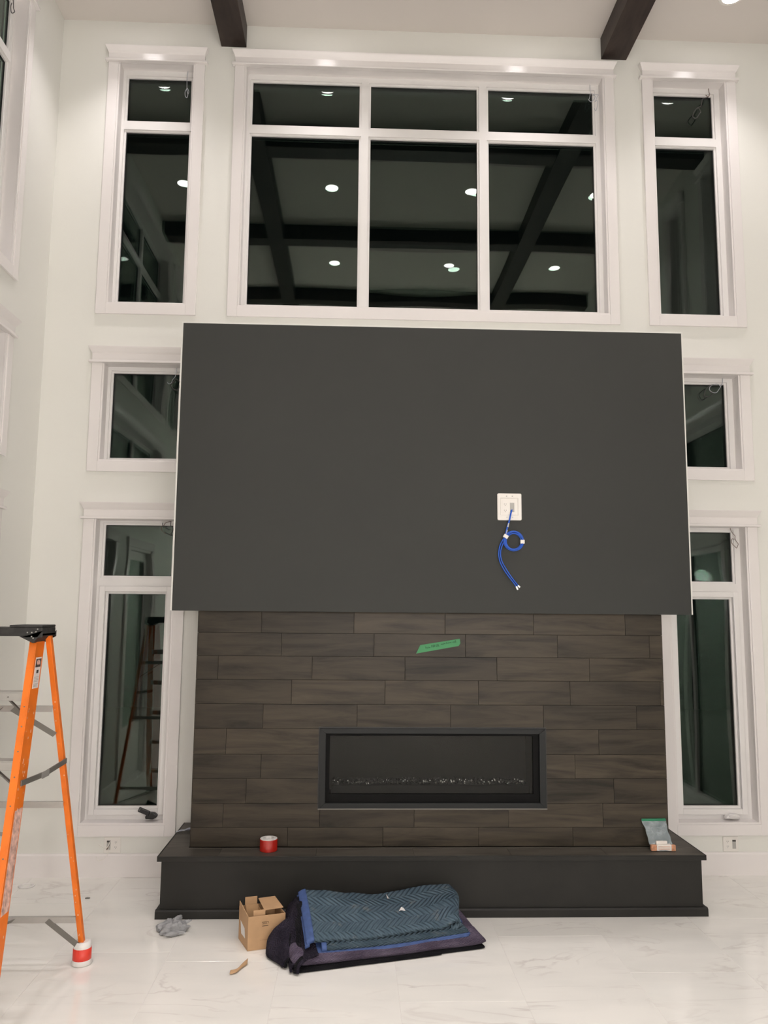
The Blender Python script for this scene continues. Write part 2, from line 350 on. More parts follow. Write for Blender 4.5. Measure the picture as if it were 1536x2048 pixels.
def window(idx, T, o0, o1, zb, zt, panes, casement=None, crank=None):
    """o0,o1 outer casing edges; zb outer casing bottom; zt opening top; panes: list of glass rects (u0,u1,z0,z1)"""
    w = struct('window_%d' % idx)
    i0, i1, ib = o0+CW, o1-CW, zb+CW
    # picture-frame casing, stepped towards the opening
    def cas(a, b, c, d, inner):
        bm = NB(); box(bm, a, b, -0.020, 0.0, c, d, T)
        ob('casing', bm, M['trim'], w, bevel=0.0025)
    st = 0.014
    cas(o0, i0-st, zb, zt, 1); cas(i1+st, o1, zb, zt, 1); cas(i0-st, i1+st, zb, ib-st, 1)
    bm = NB(); box(bm, i0-st, i0, -0.013, 0, ib, zt, T); box(bm, i1, i1+st, -0.013, 0, ib, zt, T); box(bm, i0-st, i1+st, -0.013, 0, ib-st, ib, T)
    ob('inner_bead', bm, M['trim'], w, bevel=0.002)
    bm = NB(); box(bm, o0-0.022, o1+0.022, -0.042, 0, zt, zt+0.018, T); ob('header_fillet', bm, M['trim'], w, bevel=0.004)
    bm = NB(); box(bm, o0, o1, -0.026, 0, zt+0.018, zt+0.080, T); ob('header_board', bm, M['trim'], w, bevel=0.002)
    bm = NB()   # crown: sloped profile returned on both ends
    prof = [(-0.026, 0.0, 0.070), (-0.036, 0.006, 0.084), (-0.052, 0.020, 0.112), (-0.056, 0.024, 0.122)]
    rows = []
    for d, e, z in prof:
        rows.append([bm.verts.new(T(o0-e, 0, zt+z)), bm.verts.new(T(o0-e, d, zt+z)), bm.verts.new(T(o1+e, d, zt+z)), bm.verts.new(T(o1+e, 0, zt+z))])
    for A, B in zip(rows, rows[1:]):
        for k in range(3): bm.faces.new([A[k], A[k+1], B[k+1], B[k]])
        bm.faces.new([A[3], A[0], B[0], B[3]])
    bm.faces.new(rows[0]); bm.faces.new(rows[-1][::-1])
    ob('crown', bm, M['trim'], w, bevel=0.0015)
    bm = NB(); D = 0.152
    for a in ((i0-0.015, i0, ib-0.015, zt+0.015), (i1, i1+0.015, ib-0.015, zt+0.015), (i0, i1, ib-0.015, ib), (i0, i1, zt, zt+0.015)):
        box(bm, a[0], a[1], 0.0, D, a[2], a[3], T)
    ob('jamb', bm, M['trim'], w)
    # vinyl frame: members fill everything between the glass rectangles
    def fill(bm, d0, d1, grow):
        R = [(p[0]-grow, p[1]+grow, p[2]-grow, p[3]+grow) for p in panes]
        us = sorted({i0, i1, *[r[0] for r in R], *[r[1] for r in R]}); zs = sorted({ib, zt, *[r[2] for r in R], *[r[3] for r in R]})
        for j in range(len(zs)-1):
            run = None
            for i in range(len(us)):
                solid = False
                if i < len(us)-1:
                    uc = (us[i]+us[i+1])/2; zc = (zs[j]+zs[j+1])/2
                    solid = not any(r[0] < uc < r[1] and r[2] < zc < r[3] for r in R)
                if solid and run is None: run = us[i]
                if not solid and run is not None:
                    box(bm, run, us[i], d0, d1, zs[j], zs[j+1], T); run = None
    bm = NB(); fill(bm, 0.086, 0.150, 0.016); ob('frame', bm, M['vinyl'], w)
    for k, p in enumerate(panes):
        bm = NB(); ring(bm, T, p[0]-0.016, p[1]+0.016, p[2]-0.016, p[3]+0.016, 0.016, 0.100, 0.117)
        ob('glazing_bead', bm, M['vinyl'], w)
        bm = NB(); ring(bm, T, p[0]-0.001, p[1]+0.001, p[2]-0.001, p[3]+0.001, 0.004, 0.1125, 0.1168); ob('gasket', bm, M['spacer'], w)
        if casement is not None and k == casement:
            bm = NB(); ring(bm, T, p[0]-0.058, p[1]+0.058, p[2]-0.056, p[3]+0.056, 0.0415, 0.066, 0.080, 0.0395); ob('sash', bm, M['vinyl'], w, bevel=0.003)
        pane('pane', T, p[0]-0.004, p[1]+0.004, p[2]-0.004, p[3]+0.004, G, w)
    if crank is not None:
        cx, cz, black = crank
        if not black:
            bm = NB()
            P = [(cx-0.055, cz), (cx+0.055, cz+0.0), (cx+0.055, cz+0.012), (cx+0.035, cz+0.030), (cx-0.02, cz+0.034), (cx-0.045, cz+0.014)]
            prism(bm, P, 0.066, 0.022, lambda a, b, c: T(a, c, b)); c = ob('crank_cover', bm, M['vinyl'], w, bevel=0.004)
            bm = NB(); tube(bm, [T(cx-0.03, 0.018, cz+0.018), T(cx, 0.016, cz+0.022), T(cx+0.045, 0.018, cz+0.012)], 0.006); ob('crank_handle', bm, M['vinyl'], c, smooth=True)
    return w
def panes_side(u0, u1, zz): return [(u0, u1, a, b) for a, b in zz]
UP = [(5.798, 6.169), (4.275, 5.700)]
w1 = window(1, TB, *OUTX, ZB[0], ZT[0], panes_side(-2.414, -1.9085, UP))
c3 = []
for a, b in ((-1.408, -0.5365), (-0.4437, 0.4297), (0.5241, 1.394)): c3 += panes_side(a, b, UP)
w2 = window(2, TB, -1.5405, 1.5365, ZB[0], ZT[0], c3)
w3 = window(3, TB, 1.772, 2.551, ZB[0], ZT[0], panes_side(1.912, 2.399, UP))
w4 = window(4, TB, *OUTX, ZB[1], ZT[1], panes_side(-2.414, -1.9085, [(3.029, 3.696)]))
w5 = window(5, TB, *OUTX, ZB[2], ZT[2], [(-2.414, -1.9085, 2.129, 2.5125), (-2.370, -1.945, 0.460, 1.994)], casement=1)
w6 = window(6, TB, 1.772, 2.551, ZB[1], ZT[1], panes_side(1.912, 2.399, [(3.029, 3.696)]))
w7 = window(7, TB, 1.772, 2.551, ZB[2], ZT[2], [(1.912, 2.399, 2.129, 2.5125), (1.949, 2.365, 0.460, 1.994)], casement=1, crank=(2.285, 0.386, False))
# black crank fitted at the foot of the lower left casement, its handle lifted clear of the sill
bm = NB(); prism(bm, [(-2.005, 0.386), (-1.950, 0.384), (-1.926, 0.396), (-1.924, 0.412), (-1.945, 0.428), (-1.985, 0.430), (-2.008, 0.402)], 0.066, 0.022, lambda a, b, c: (a, c, b))
ck = ob('crank_cover', bm, M['black'], w5, bevel=0.006, label='black crank housing')
bm = NB(); bar(bm, (-1.975, 0.022, 0.424), (-2.052, 0.014, 0.458), (0.006, 0, 0.016), (0, 0.009, 0)); ob('crank_handle', bm, M['black'], ck, bevel=0.005)
bm = NB(); bar(bm, (-2.020, 0.0115, 0.446), (-2.046, 0.0085, 0.457), (0.0035, 0, 0.009), (0, 0.003, 0)); ob('facet_reflection', bm, M['alud'], ck, bevel=0.001)  # grey plate stands for a reflection on the black handle

holes = [(o0+CW-.015, o1-CW+.015, zb+CW-.015, zt+.015) for (o0, o1) in (OUTX, (1.772, 2.551)) for zb, zt in zip(ZB, ZT)]
holes.append((-1.5405+CW-.015, 1.5365-CW+.015, ZB[0]+CW-.015, ZT[0]+.015))
wall_holes('wall_back', TB, XL-0.3, XR+0.3, -0.02, CEIL+0.02, holes, 0.156, M['wall'])
# left wall: three tiers of wide windows, and a glazed door farther along
AL = [(-3.55, -0.555)]
def three(u0, u1, zz):
    out = []; i0, i1 = u0+CW+0.042, u1-CW-0.042; w = (i1-i0-2*0.094)/3
    for k in range(3): out += panes_side(i0+k*(w+0.094), i0+k*(w+0.094)+w, zz)
    return out
window(8, TL, -3.55, -0.555, 4.150, ZT[0], three(-3.55, -0.555, UP))
window(9, TL, -3.55, -0.555, ZB[1], ZT[1], three(-3.55, -0.555, [(3.029, 3.696)]))
window(10, TL, -1.75, -0.555, ZB[2], ZT[2], [(-1.616, -0.691, 2.129, 2.5125), (-1.57, -0.735, 0.460, 1.994)], casement=1)
window(11, TL, -5.05, -3.85, 4.150, ZT[0], [(-4.916, -3.984, *UP[0]), (-4.916, -3.984, *UP[1])])
hl = [(a+CW-.015, b-CW+.015, c+CW-.015, d+.015) for a, b, c, d in ((-3.55, -0.555, 4.150, ZT[0]), (-3.55, -0.555, ZB[1], ZT[1]), (-1.75, -0.555, ZB[2], ZT[2]), (-5.05, -3.85, 4.150, ZT[0]))]
hl.append((-3.30, -2.25, 0.0, 2.545))
wall_holes('wall_left', TL, YB, -0.0005, -0.02, CEIL+0.02, hl, 0.156, M['wall'])
d1 = struct('door_1')
bm = NB(); ring(bm, TL, -3.30, -2.25, 0.0, 2.545, 0.035, -0.0, 0.14); ob('door_jamb', bm, M['trim'], d1)
bm = NB(); box(bm, -3.39, -3.30, -0.02, 0, 0, 2.545, TL); box(bm, -2.25, -2.16, -0.02, 0, 0, 2.545, TL); box(bm, -3.41, -2.14, -0.03, 0, 2.545, 2.66, TL); ob('casing', bm, M['trim'], d1)
bm = NB(); box(bm, -3.262, -3.14, 0.05, 0.095, 0.04, 2.505, TL); box(bm, -2.41, -2.288, 0.05, 0.095, 0.04, 2.505, TL); box(bm, -3.14, -2.41, 0.05, 0.095, 0.04, 0.62, TL); box(bm, -3.14, -2.41, 0.05, 0.095, 2.38, 2.505, TL)
dl = ob('door_leaf', bm, M['trim'], d1, bevel=0.003)
pane('pane', TL, -3.144, -2.406, 0.616, 2.384, 0.064, dl)
bm = NB(); tube(bm, [TL(-2.35, 0.048, 1.05), TL(-2.35, 0.0, 1.05), TL(-2.36, -0.005, 1.05), TL(-2.47, -0.005, 1.05)], 0.011); ob('handle', bm, M['alud'], dl, smooth=True)
# right wall with its own tiers of windows and a glazed door wall (seen only in the reflections)
hr = []
for k, (a, b, zb, zt, ps) in enumerate(((-1.27, -0.50, ZB[0], ZT[0], 1), (-2.16, -1.66, ZB[0], ZT[0], 1), (-2.30, -0.70, ZB[1], ZT[1], 1), (-4.10, -2.50, ZB[1], ZT[1], 1), (-4.30, -1.00, -0.07, ZT[2], 3))):
    lo, hi = (zb+CW+0.045, zt-0.058)
    P_ = [(a+CW+.042, b-CW-.042, lo, hi)] if ps == 1 else three(a, b, [(lo, hi)])
    window(12+k, TR, a, b, zb, zt, P_)
    hr.append((a+CW-.015, b-CW+.015, zb+CW-.015, zt+.015))
wall_holes('wall_right', TR, YB, -0.0005, -0.02, CEIL+0.02, hr, 0.156, M['wall'])
bm = NB(); box(bm, XL-0.3, XR+0.3, YB-0.25, YB, -0.02, CEIL+0.02); o = ob('wall_front', bm, M['wall']); o['kind'] = 'structure'
bm = NB(); box(bm, XL-0.3, XR+0.3, YB-0.25, 0.28, CEIL, CEIL+0.2); o = ob('ceiling', bm, M['ceil']); o['kind'] = 'structure'

# floor: grout bed with every tile a piece of its own
bm = NB(); box(bm, XL-0.3, XR+0.3, YB-0.25, 0.28, -0.12, -0.0015); fl = ob('floor', bm, M['grout']); fl['kind'] = 'structure'
tw, tl_, gap = 0.620, 1.220, 0.0020
me_cache = {}
def tile_mesh(w, l):
    key = (round(w, 4), round(l, 4))
    if key not in me_cache:
        bm = NB(); a, b = w/2-gap/2, l/2-gap/2; c = 0.0007
        V = [[bm.verts.new((sx*(a-k), sy*(b-k), z)) for sx, sy in ((-1,-1),(1,-1),(1,1),(-1,1))] for k, z in ((0, -0.003), (0, -c), (c, 0))]
        bm.faces.new(V[0][::-1]); bm.faces.new(V[2])
        for A, B in zip(V, V[1:]):
            for i in range(4): bm.faces.new([A[i], A[(i+1) % 4], B[(i+1) % 4], B[i]])
        me = bpy.data.meshes.new('floor_tile'); bm.to_mesh(me); bm.free(); me.materials.append(M['marble']); me_cache[key] = me
    return me_cache[key]
c = 0; x = -0.900-4*tw
offs = [0.30, 0.71, 0.10, 0.50, 0.0, 0.62, 0.25, 0.86, 0.45, 0.12, 0.6]
while x < XR:
    a, b = max(x, XL), min(x+tw, XR)
    if b-a > 0.01:
        y = -1.365 + tl_ + ((offs[c % len(offs)]) * tl_ if x > -0.95 else (0 if abs(x+1.52) < .05 else offs[c]*tl_))
        while y > YB:
            y1, y0 = min(y, 0.0), max(y-tl_, YB)
            if y1-y0 > 0.01:
                t = bpy.data.objects.new('floor_tile', tile_mesh(b-a, y1-y0)); COL.objects.link(t); t.parent = fl
                t.location = ((a+b)/2, (y0+y1)/2, 0)
            y -= tl_
    x += tw; c += 1
# baseboards
def baseboard(name, T, a, b):
    bm = NB(); prism(bm, [(0, 0), (-0.016, 0), (-0.016, 0.146), (-0.010, 0.153), (-0.006, 0.159), (0, 0.159)], a, b, lambda u, v, w: T(w, u, v))
    o = ob(name, bm, M['trim']); o['kind'] = 'structure'
baseboard('baseboard_back', TB, XL, -1.70); baseboard('baseboard_back_right', TB, 1.70, XR)
baseboard('baseboard_left', TL, -2.16, 0.0); baseboard('baseboard_left_far', TL, YB, -3.39); baseboard('baseboard_right', TR, -0.98, 0.0); baseboard('baseboard_right_far', TR, YB, -4.32)

# ------------------------------------------------------------------ ceiling beams
def beam(name, x0, x1, y0, y1, z0, mt, label, group=None):
    bm = NB(); box(bm, x0, x1, y0, y1, z0, CEIL-0.0005)
    for v in bm.verts: v.co += Vector((noise.noise(v.co*3), 0, 0))*0.0
    bmesh.ops.subdivide_edges(bm, edges=[e for e in bm.edges if e.calc_length() > 2], cuts=24)
    for v in bm.verts:
        if v.co.z < CEIL-0.01: v.co.z += noise.noise(v.co*2.1)*0.002
    return tag(ob(name, bm, mt, bevel=0.004), label, 'beam', group)
beam('ceiling_beam', -1.658, -1.456, -8.59, -0.001, 6.397, M['beam'], 'dark brown stained square ceiling beam meeting the wall left of the wide top window', 'dark timber ceiling beams')
beam('ceiling_beam', 1.442, 1.652, -8.59, -0.001, 6.397, M['beam'], 'dark brown stained square ceiling beam meeting the wall at the right end of the wide top window', 'dark timber ceiling beams')
segs = ((XL+.001, -1.660), (-1.454, 1.440), (1.654, XR-.001))
for yy, ord_ in ((-1.13, 'nearest'), (-3.10, 'second'), (-5.07, 'third'), (-7.04, 'farthest')):
    for (a, b), side in zip(segs, ('left of the left beam', 'between the two long beams', 'right of the right beam')):
        beam('cross_beam', a, b, yy-0.20, yy, 6.400, M['beamx'], 'dark cross beam %s, %s from the chimney wall, seen mirrored in window glass' % (side, ord_), 'cross beams between the ceiling beams')

# ------------------------------------------------------------------ recessed ceiling lights
def dl_mesh():
    bm = NB(); lathe(bm, [(0.074, -0.001), (0.074, -0.006), (0.096, -0.004), (0.100, 0.0), (0.074, 0.0)], (0, 0, 0), 24)
    bmesh.ops.recalc_face_normals(bm, faces=bm.faces); a = bpy.data.meshes.new('trim_ring'); bm.to_mesh(a); bm.free(); a.materials.append(M['white'])
    bm = NB(); v = [bm.verts.new((0.073*math.cos(2*math.pi*k/16), -0.073*math.sin(2*math.pi*k/16), 0)) for k in range(16)]; bm.faces.new(v)
    b = bpy.data.meshes.new('lamp_lens'); bm.to_mesh(b); bm.free(); b.materials.append(M['lamp']); return a, b
RM, LM = dl_mesh()
SPOT = bpy.data.lights.new('lamp_beam', 'SPOT'); SPOT.energy = BEAM_W; SPOT.color = LAMP_COL
SPOT.spot_size = math.radians(100); SPOT.spot_blend = 1.0; SPOT.shadow_soft_size = 0.06
rows = [(-0.495, (-2.31, -0.83, 0.82, 2.31)), (-2.21, (-2.46, -0.83, 0.75, 2.18)), (-4.18, (-2.31, -0.84, 0.73, 2.19)), (-5.64, (-2.31, -0.84, 0.70, 2.11)), (-7.6, (-2.31, -0.84, 0.70, 2.11))]
on = ('first row by the chimney wall', 'second row from the chimney wall', 'third row from the chimney wall', 'fourth row from the chimney wall', 'row at the far end')
sn = ('at the far left', 'left of the room centre', 'right of the room centre', 'at the far right')
for (yy, xs), rn in zip(rows, on):
    for xx, cn in zip(xs, sn):
        t = thing('recessed_light', 'round lit recessed ceiling light, %s, %s' % (rn, cn), 'ceiling light', 'recessed ceiling lights')
        t.location = (xx, yy, CEIL)
        for nm, me, dz in (('trim_ring', RM, -0.0002), ('lamp_lens', LM, -0.004)):
            o = bpy.data.objects.new(nm, me); COL.objects.link(o); o.parent = t; o.location = (0, 0, dz)
        o = bpy.data.objects.new('lamp_beam', SPOT); COL.objects.link(o); o.parent = t; o.location = (0, 0, -0.008)

# unseen globes added behind the camera as fill for the lower walls
M['globe'] = M['lamp'].copy(); M['globe'].name = 'fill_globe_glow'; M['globe'].node_tree.nodes['Emission'].inputs[1].default_value = FILL_GLOW
for x, w_ in ((-0.7, 'left'), (0.6, 'middle'), (1.9, 'right')):
    t = thing('fill_globe', 'added glowing fill globe on a black rod behind the camera, %s one of three' % w_, 'fill light', 'added fill globes in the far half of the room')
    bm = NB(); tube(bm, [(0, 0, 0.15), (0, 0, CEIL-2.36)], 0.008, n=8); ob('rod', bm, M['black'], t)
    bm = NB(); lathe(bm, [(0, CEIL-2.365), (0.07, CEIL-2.365), (0.07, CEIL-2.351), (0, CEIL-2.3508)], (0, 0, 0), 20); ob('canopy', bm, M['black'], t)
    bm = NB(); bmesh.ops.create_uvsphere(bm, u_segments=24, v_segments=14, radius=0.16); ob('globe', bm, M['globe'], t, smooth=True)
    t.location = (x, -7.3, 2.35)

# ------------------------------------------------------------------ chimney breast clad in wood-look tile
BX0, BX1, BY = -1.556, 1.556, -0.592
FX, FZ0, FZ1 = 0.715, 0.628, 1.100          # opening for the fireplace
br = thing('chimney_breast', 'chimney breast clad in dark brown wood-look plank tiles around the fireplace', 'chimney')
TBR = lambda u, d, z: (u, BY+0.009+d, z)
bm = NB()
for a in ((BX0, -FX, 0.372, 1.876), (FX, BX1, 0.372, 1.876), (-FX, FX, 0.372, FZ0), (-FX, FX, FZ1, 1.876)): box(bm, a[0]+(.002 if a[0]==BX0 else 0), a[1]-(.002 if a[1]==BX1 else 0), BY+0.009, -0.001, a[2], a[3])
ob('core', bm, M['lining'], br)
ROWS = [1.8765, 1.734, 1.583, 1.429, 1.271, 1.114, 0.951, 0.797, 0.640, 0.490, 0.3705]
J = [[-1.141, -.526, .085, .684, 1.308], [-1.005, -.391, .222, .844, 1.471], [-1.419, -.8, -.183, .433, 1.058], [-.932, -.315, .308, .923, 1.535],
     [-1.115, -.498, .121, .742, 1.368], [-1.351, -.742, 1.11], [-1.12, .947], [-1.212, 1.203], [-1.355, -.733, -.119, .501, 1.126], [-.937, -.32, .303, .924]]
pg = 0.0018
for r in range(10):
    z1, z0 = ROWS[r]-pg/2, ROWS[r+1]+pg/2
    xs = [BX0]+J[r]+[BX1]
    if r in (5, 6, 7): xs = [x for x in xs if abs(x) > 0.73] + [-0.72, 0.72]; xs.sort()
    for a, b in zip(xs, xs[1:]):
        if r in (5, 6, 7) and a < 0 < b: continue
        if b-a < 0.02: continue
        bm = NB(); dz = random.uniform(-0.0006, 0.0006)
        x0, x1 = a+pg/2, b-pg/2; w, h = (x1-x0)/2, (z1-z0)/2
        box(bm, -w, w, -0.0045+dz, 0.0045, -h, h)
        o = ob('plank_tile', bm, M['plank'], br, bevel=0.0009); o.location = ((x0+x1)/2, BY+0.0045, (z0+z1)/2)
    for sx in (-1, 1):      # side faces of the breast
        ys = [BY+0.010, -0.35+0.12*((r*7) % 3-1), -0.002]
        for a, b in zip(ys, ys[1:]):
            bm = NB(); w, h = (b-a-pg)/2, (z1-z0)/2; box(bm, -0.0045, 0.0045, -w, w, -h, h)
            o = ob('plank_tile', bm, M['plank'], br); o.location = (sx*(BX1+0.003), (a+b)/2, (z0+z1)/2)
# projecting upper box with its charcoal front
bx = thing('overmantel_box', 'large projecting charcoal-painted panel above the plank-tiled fireplace', 'wall panel')
bm = NB(); box(bm, -1.712, 1.712, -0.747, -0.001, 1.8775, 3.812); ob('box_body', bm, M['wall'], bx, bevel=0.002)
PH = (0.430, 0.562, 2.518, 2.642)
def hole_panel(bm, u0, u1, z0, z1, h, y0, y1):
    for a in ((u0, h[0], z0, z1), (h[1], u1, z0, z1), (h[0], h[1], z0, h[2]), (h[0], h[1], h[3], z1)): box(bm, a[0], a[1], y0, y1, a[2], a[3])
bm = NB(); box(bm, -1.700, 1.700, -0.7525, -0.7475, 1.8770, 3.8005); ob('painted_front', bm, M['panel'], bx)
# ------------------------------------------------------------------ hearth
he = thing('hearth_bench', 'low charcoal hearth bench with wood-look tile top along the chimney foot', 'hearth')
bm = NB(); box(bm, -1.700, 1.700, -0.757, -0.001, 0.0, 0.338); ob('body', bm, M['hearth'], he, bevel=0.002)
bm = NB()
prism(bm, [(-0.781, 0.0005), (-0.781, 0.043), (-0.773, 0.052), (-0.7575, 0.053), (-0.7575, 0.0005)], -1.722, 1.722, lambda u, v, w: (w, u, v))
for sx in (-1, 1): box(bm, min(sx*1.7005, sx*1.722), max(sx*1.7005, sx*1.722), -0.757, -0.017, 0.0005, 0.050)
ob('base_molding', bm, M['hearth'], he)
bm = NB(); box(bm, -1.722, 1.722, -0.785, -0.0015, 0.3385, 0.3625); ob('slab', bm, M['hearth'], he, bevel=0.002)
bm = NB(); box(bm, -1.722, 1.722, -0.7855, -0.7785, 0.3626, 0.3700); box(bm, -1.722, -1.715, -0.778, -0.002, 0.3626, 0.37); box(bm, 1.715, 1.722, -0.778, -0.002, 0.3626, 0.37)
ob('edge_trim', bm, M['hearth'], he, bevel=0.0015)
xs = [-1.7145, -1.33, -0.72, -0.11, 0.50, 1.11, 1.7145]
xs = [-1.7145, -1.35, -0.745, -0.13, 0.48, 1.09, 1.7145]
def top_plank(a, b, c, d):
    bm = NB(); w, l = (b-a-pg)/2, (d-c-pg)/2; box(bm, -w, w, -l, l, -0.0035, 0.0035)
    o = ob('plank_tile', bm, M['plank_sheen'], he, bevel=0.0008); o.location = ((a+b)/2, (c+d)/2, 0.3663)
for a, b in zip(xs, xs[1:]): top_plank(a, b, -0.778, -0.624)
for a, b in zip([-1.7145, -1.02, -0.41, 0.2, 0.82, 1.42], [-1.02, -0.41, 0.2, 0.82, 1.42, 1.7145]): top_plank(a, b, -0.623, -0.600)
for sx in (-1, 1):
    for c, d in ((-0.598, -0.30), (-0.30, -0.003)):
        a, b = (1.565, 1.7145) if sx > 0 else (-1.7145, -1.565); top_plank(a, b, c, d)

# ------------------------------------------------------------------ fireplace insert
fp = thing('linear_fireplace', 'long rectangular gas fireplace with dark metal frame set in the plank tiles', 'fireplace')
TF = lambda u, d, z: (u, BY+d, z)
bm = NB()    # stepped frame
ring(bm, TF, -0.748, 0.757, 0.603, 1.126, 0.008, -0.0055, 0.0, 0.008)
ob('outer_reveal', bm, M['black'], fp)
bm = NB(); o0, o1, q0, q1 = -0.741, 0.750, 0.609, 1.119; i0, i1, j0, j1 = -0.699, 0.708, 0.645, 1.085
def mitre(bm, O, I, d0, d1):
    c = [(O[0], O[2]), (O[1], O[2]), (O[1], O[3]), (O[0], O[3])]; e = [(I[0], I[2]), (I[1], I[2]), (I[1], I[3]), (I[0], I[3])]
    for k in range(4):
        a, b, cc, d = c[k], c[(k+1) % 4], e[(k+1) % 4], e[k]
        hexa(bm, [TF(a[0], d1, a[1]), TF(b[0], d1, b[1]), TF(cc[0], d1, cc[1]), TF(d[0], d1, d[1]), TF(a[0], d0, a[1]), TF(b[0], d0, b[1]), TF(cc[0], d0, cc[1]), TF(d[0], d0, d[1])])
mitre(bm, (o0, o1, q0, q1), (i0, i1, j0, j1), -0.016, -0.0006)
ob('frame', bm, M['frame'], fp, bevel=0.002)
bm = NB(); box(bm, -0.745, 0.754, BY-0.020, BY-0.0162, 0.6055, 0.6125); ob('bevel_highlight', bm, M['alud'], fp, bevel=0.0015)  # paler strip stands for light caught on the frame's lower bevel
bm = NB(); mitre(bm, (i0-.004, i1+.004, j0-.004, j1+.004), (-0.674, 0.670, 0.697, 1.068), 0.010, 0.018)
mitre(bm, (i0-.004, i1+.004, j0-.004, j1+.004), (i0, i1, j0, j1), 0.0, 0.0095); ob('bezel', bm, M['lining'], fp)
pane('glass_front', TF, -0.690, 0.690, 0.680, 1.075, 0.019, fp, bow=0.0006, mt=M['fglass'], th=0.006)
bm = NB(); fx0, fx1, fz0, fz1, fd = -0.705, 0.705, 0.640, 1.090, 0.36
box(bm, fx0, fx1, BY+fd, BY+fd+0.01, fz0, fz1); box(bm, fx0, fx0+0.01, BY+0.028, BY+fd, fz0, fz1); box(bm, fx1-0.01, fx1, BY+0.028, BY+fd, fz0, fz1); box(bm, fx0+.01, fx1-.01, BY+0.028, BY+fd, fz0, fz0+0.01); box(bm, fx0+.01, fx1-.01, BY+0.028, BY+fd, fz1-0.01, fz1)
ob('firebox', bm, M['boxback'], fp)
bm = NB(); box(bm, -0.66, 0.66, BY+0.10, BY+0.30, 0.6505, 0.735); ob('burner_tray', bm, M['lining'], fp, bevel=0.003)
M['crystal'] = mat('sparkle_crystal', (0.75, 0.78, 0.78), 0.08, metal=0.0, spec=1.0, coat=1.0)  # pale crystals stand for the sparkle on the dark bed
M['crystald'] = mat('dark_crystal', (0.03, 0.03, 0.03), 0.12, spec=0.8)
for nm, cnt, mt_, rr, seed in (('ember_crystals', 520, M['crystald'], (0.006, 0.012), 3), ('bright_crystals', 46, M['crystal'], (0.003, 0.006), 5)):
    rnd = random.Random(seed); bm = NB()
    for k in range(cnt):
        cl = rnd.choice((-0.63, -0.55, -0.30, -0.18, -0.02, 0.10, 0.24, 0.36, 0.46, 0.60)) if nm[0] == 'b' else 0
        cx = min(.65, max(-.65, cl+rnd.gauss(0, 0.025))) if nm[0] == 'b' else rnd.uniform(-0.65, 0.65)
        p = Vector((cx, BY+rnd.uniform(0.11, 0.20 if nm[0] == 'b' else 0.29), 0.740+rnd.uniform(0, 0.008)+(0.008 if nm[0] == 'b' else 0)))
        q = Matrix.Rotation(rnd.uniform(0, 6), 3, Vector((rnd.random(), rnd.random(), rnd.random()+.1)).normalized()); s = rnd.uniform(*rr)
        V = [bm.verts.new(p+q@(Vector(v)*s)) for v in ((1,0,0),(-1,0,0),(0,1,0),(0,-1,0),(0,0,1.2),(0,0,-1.2))]
        for f in ((0,2,4),(2,1,4),(1,3,4),(3,0,4),(2,0,5),(1,2,5),(3,1,5),(0,3,5)): bm.faces.new([V[i] for i in f])
    ob(nm, bm, mt_, fp, kind='stuff')

# ------------------------------------------------------------------ media outlet and blue network cables on the panel
PY = -0.7526
mo = thing('media_outlet_box', 'white square recessed outlet box mounted on the charcoal panel', 'outlet')
bm = NB()
def rrect(x0, x1, z0, z1, r, n=5):
    P = []
    for cx, cz, a0 in ((x1-r, z1-r, 0), (x0+r, z1-r, 90), (x0+r, z0+r, 180), (x1-r, z0+r, 270)):
        for k in range(n+1): a = math.radians(a0+90*k/n); P.append((cx+r*math.cos(a), cz+r*math.sin(a)))
    return P
O = rrect(0.415, 0.577, 2.489, 2.669, 0.010); I = rrect(0.434, 0.556, 2.521, 2.640, 0.003)
def loopv(P, y): return [bm.verts.new((x, y, z)) for x, z in P]
R = [loopv(O, PY), loopv(O, PY-0.006), loopv(rrect(0.418, 0.574, 2.492, 2.666, 0.009), PY-0.009), loopv(I, PY-0.008), loopv(rrect(0.440, 0.550, 2.527, 2.634, 0.003), PY-0.0012)]
for A, B in zip(R, R[1:]):
    for k in range(len(A)): bm.faces.new([A[k], A[(k+1) % len(A)], B[(k+1) % len(A)], B[k]])
bm.faces.new(R[-1]); bm.faces.new(R[0][::-1])
ob('cover_plate', bm, M['white'], mo)
bm = NB(); box(bm, 0.449, 0.487, PY-0.0035, PY-0.0014, 2.538, 2.622); rc = ob('receptacle', bm, M['white'], mo, bevel=0.001)
for zz in (2.591, 2.549):
    for dx, w, h in ((-0.006, 0.001, 0.004), (0.006, 0.001, 0.004), (0.0, 0.002, 0.002)):
        bm = NB(); dz = 0.007 if w == 0.001 else -0.003; box(bm, 0.468+dx-w, 0.468+dx+w, PY-0.0040, PY-0.0032, zz+dz-h, zz+dz+h); ob('slot', bm, M['hole'], rc)
bm = NB(); box(bm, 0.500, 0.529, PY-0.0030, PY-0.0014, 2.545, 2.607); ob('cable_opening', bm, M['grey'], mo)
for x, z in ((0.477, 2.650), (0.515, 2.650), (0.478, 2.509), (0.515, 2.509)):
    bm = NB(); box(bm, x-0.004, x+0.004, PY-0.0098, PY-0.0084, z-0.002, z+0.002); ob('screw', bm, M['grey'] if z < 2.6 else M['hole'], mo)
cb_ = thing('network_cable_coil', 'coiled bright blue network cables hanging from the white outlet box', 'cable')
y0 = PY-0.018
bm = NB()
tube(bm, catmull([(0.513, PY-0.008, 2.560), (0.505, PY-0.012, 2.535), (0.494, y0, 2.488), (0.481, y0, 2.445), (0.469, y0, 2.402), (0.466, y0, 2.382)]), 0.0038)
tube(bm, catmull([(0.508, PY-0.007, 2.556), (0.500, PY-0.014, 2.530), (0.490, y0, 2.486), (0.477, y0, 2.445), (0.466, y0-0.004, 2.400), (0.470, y0-0.004, 2.384)]), 0.0032)
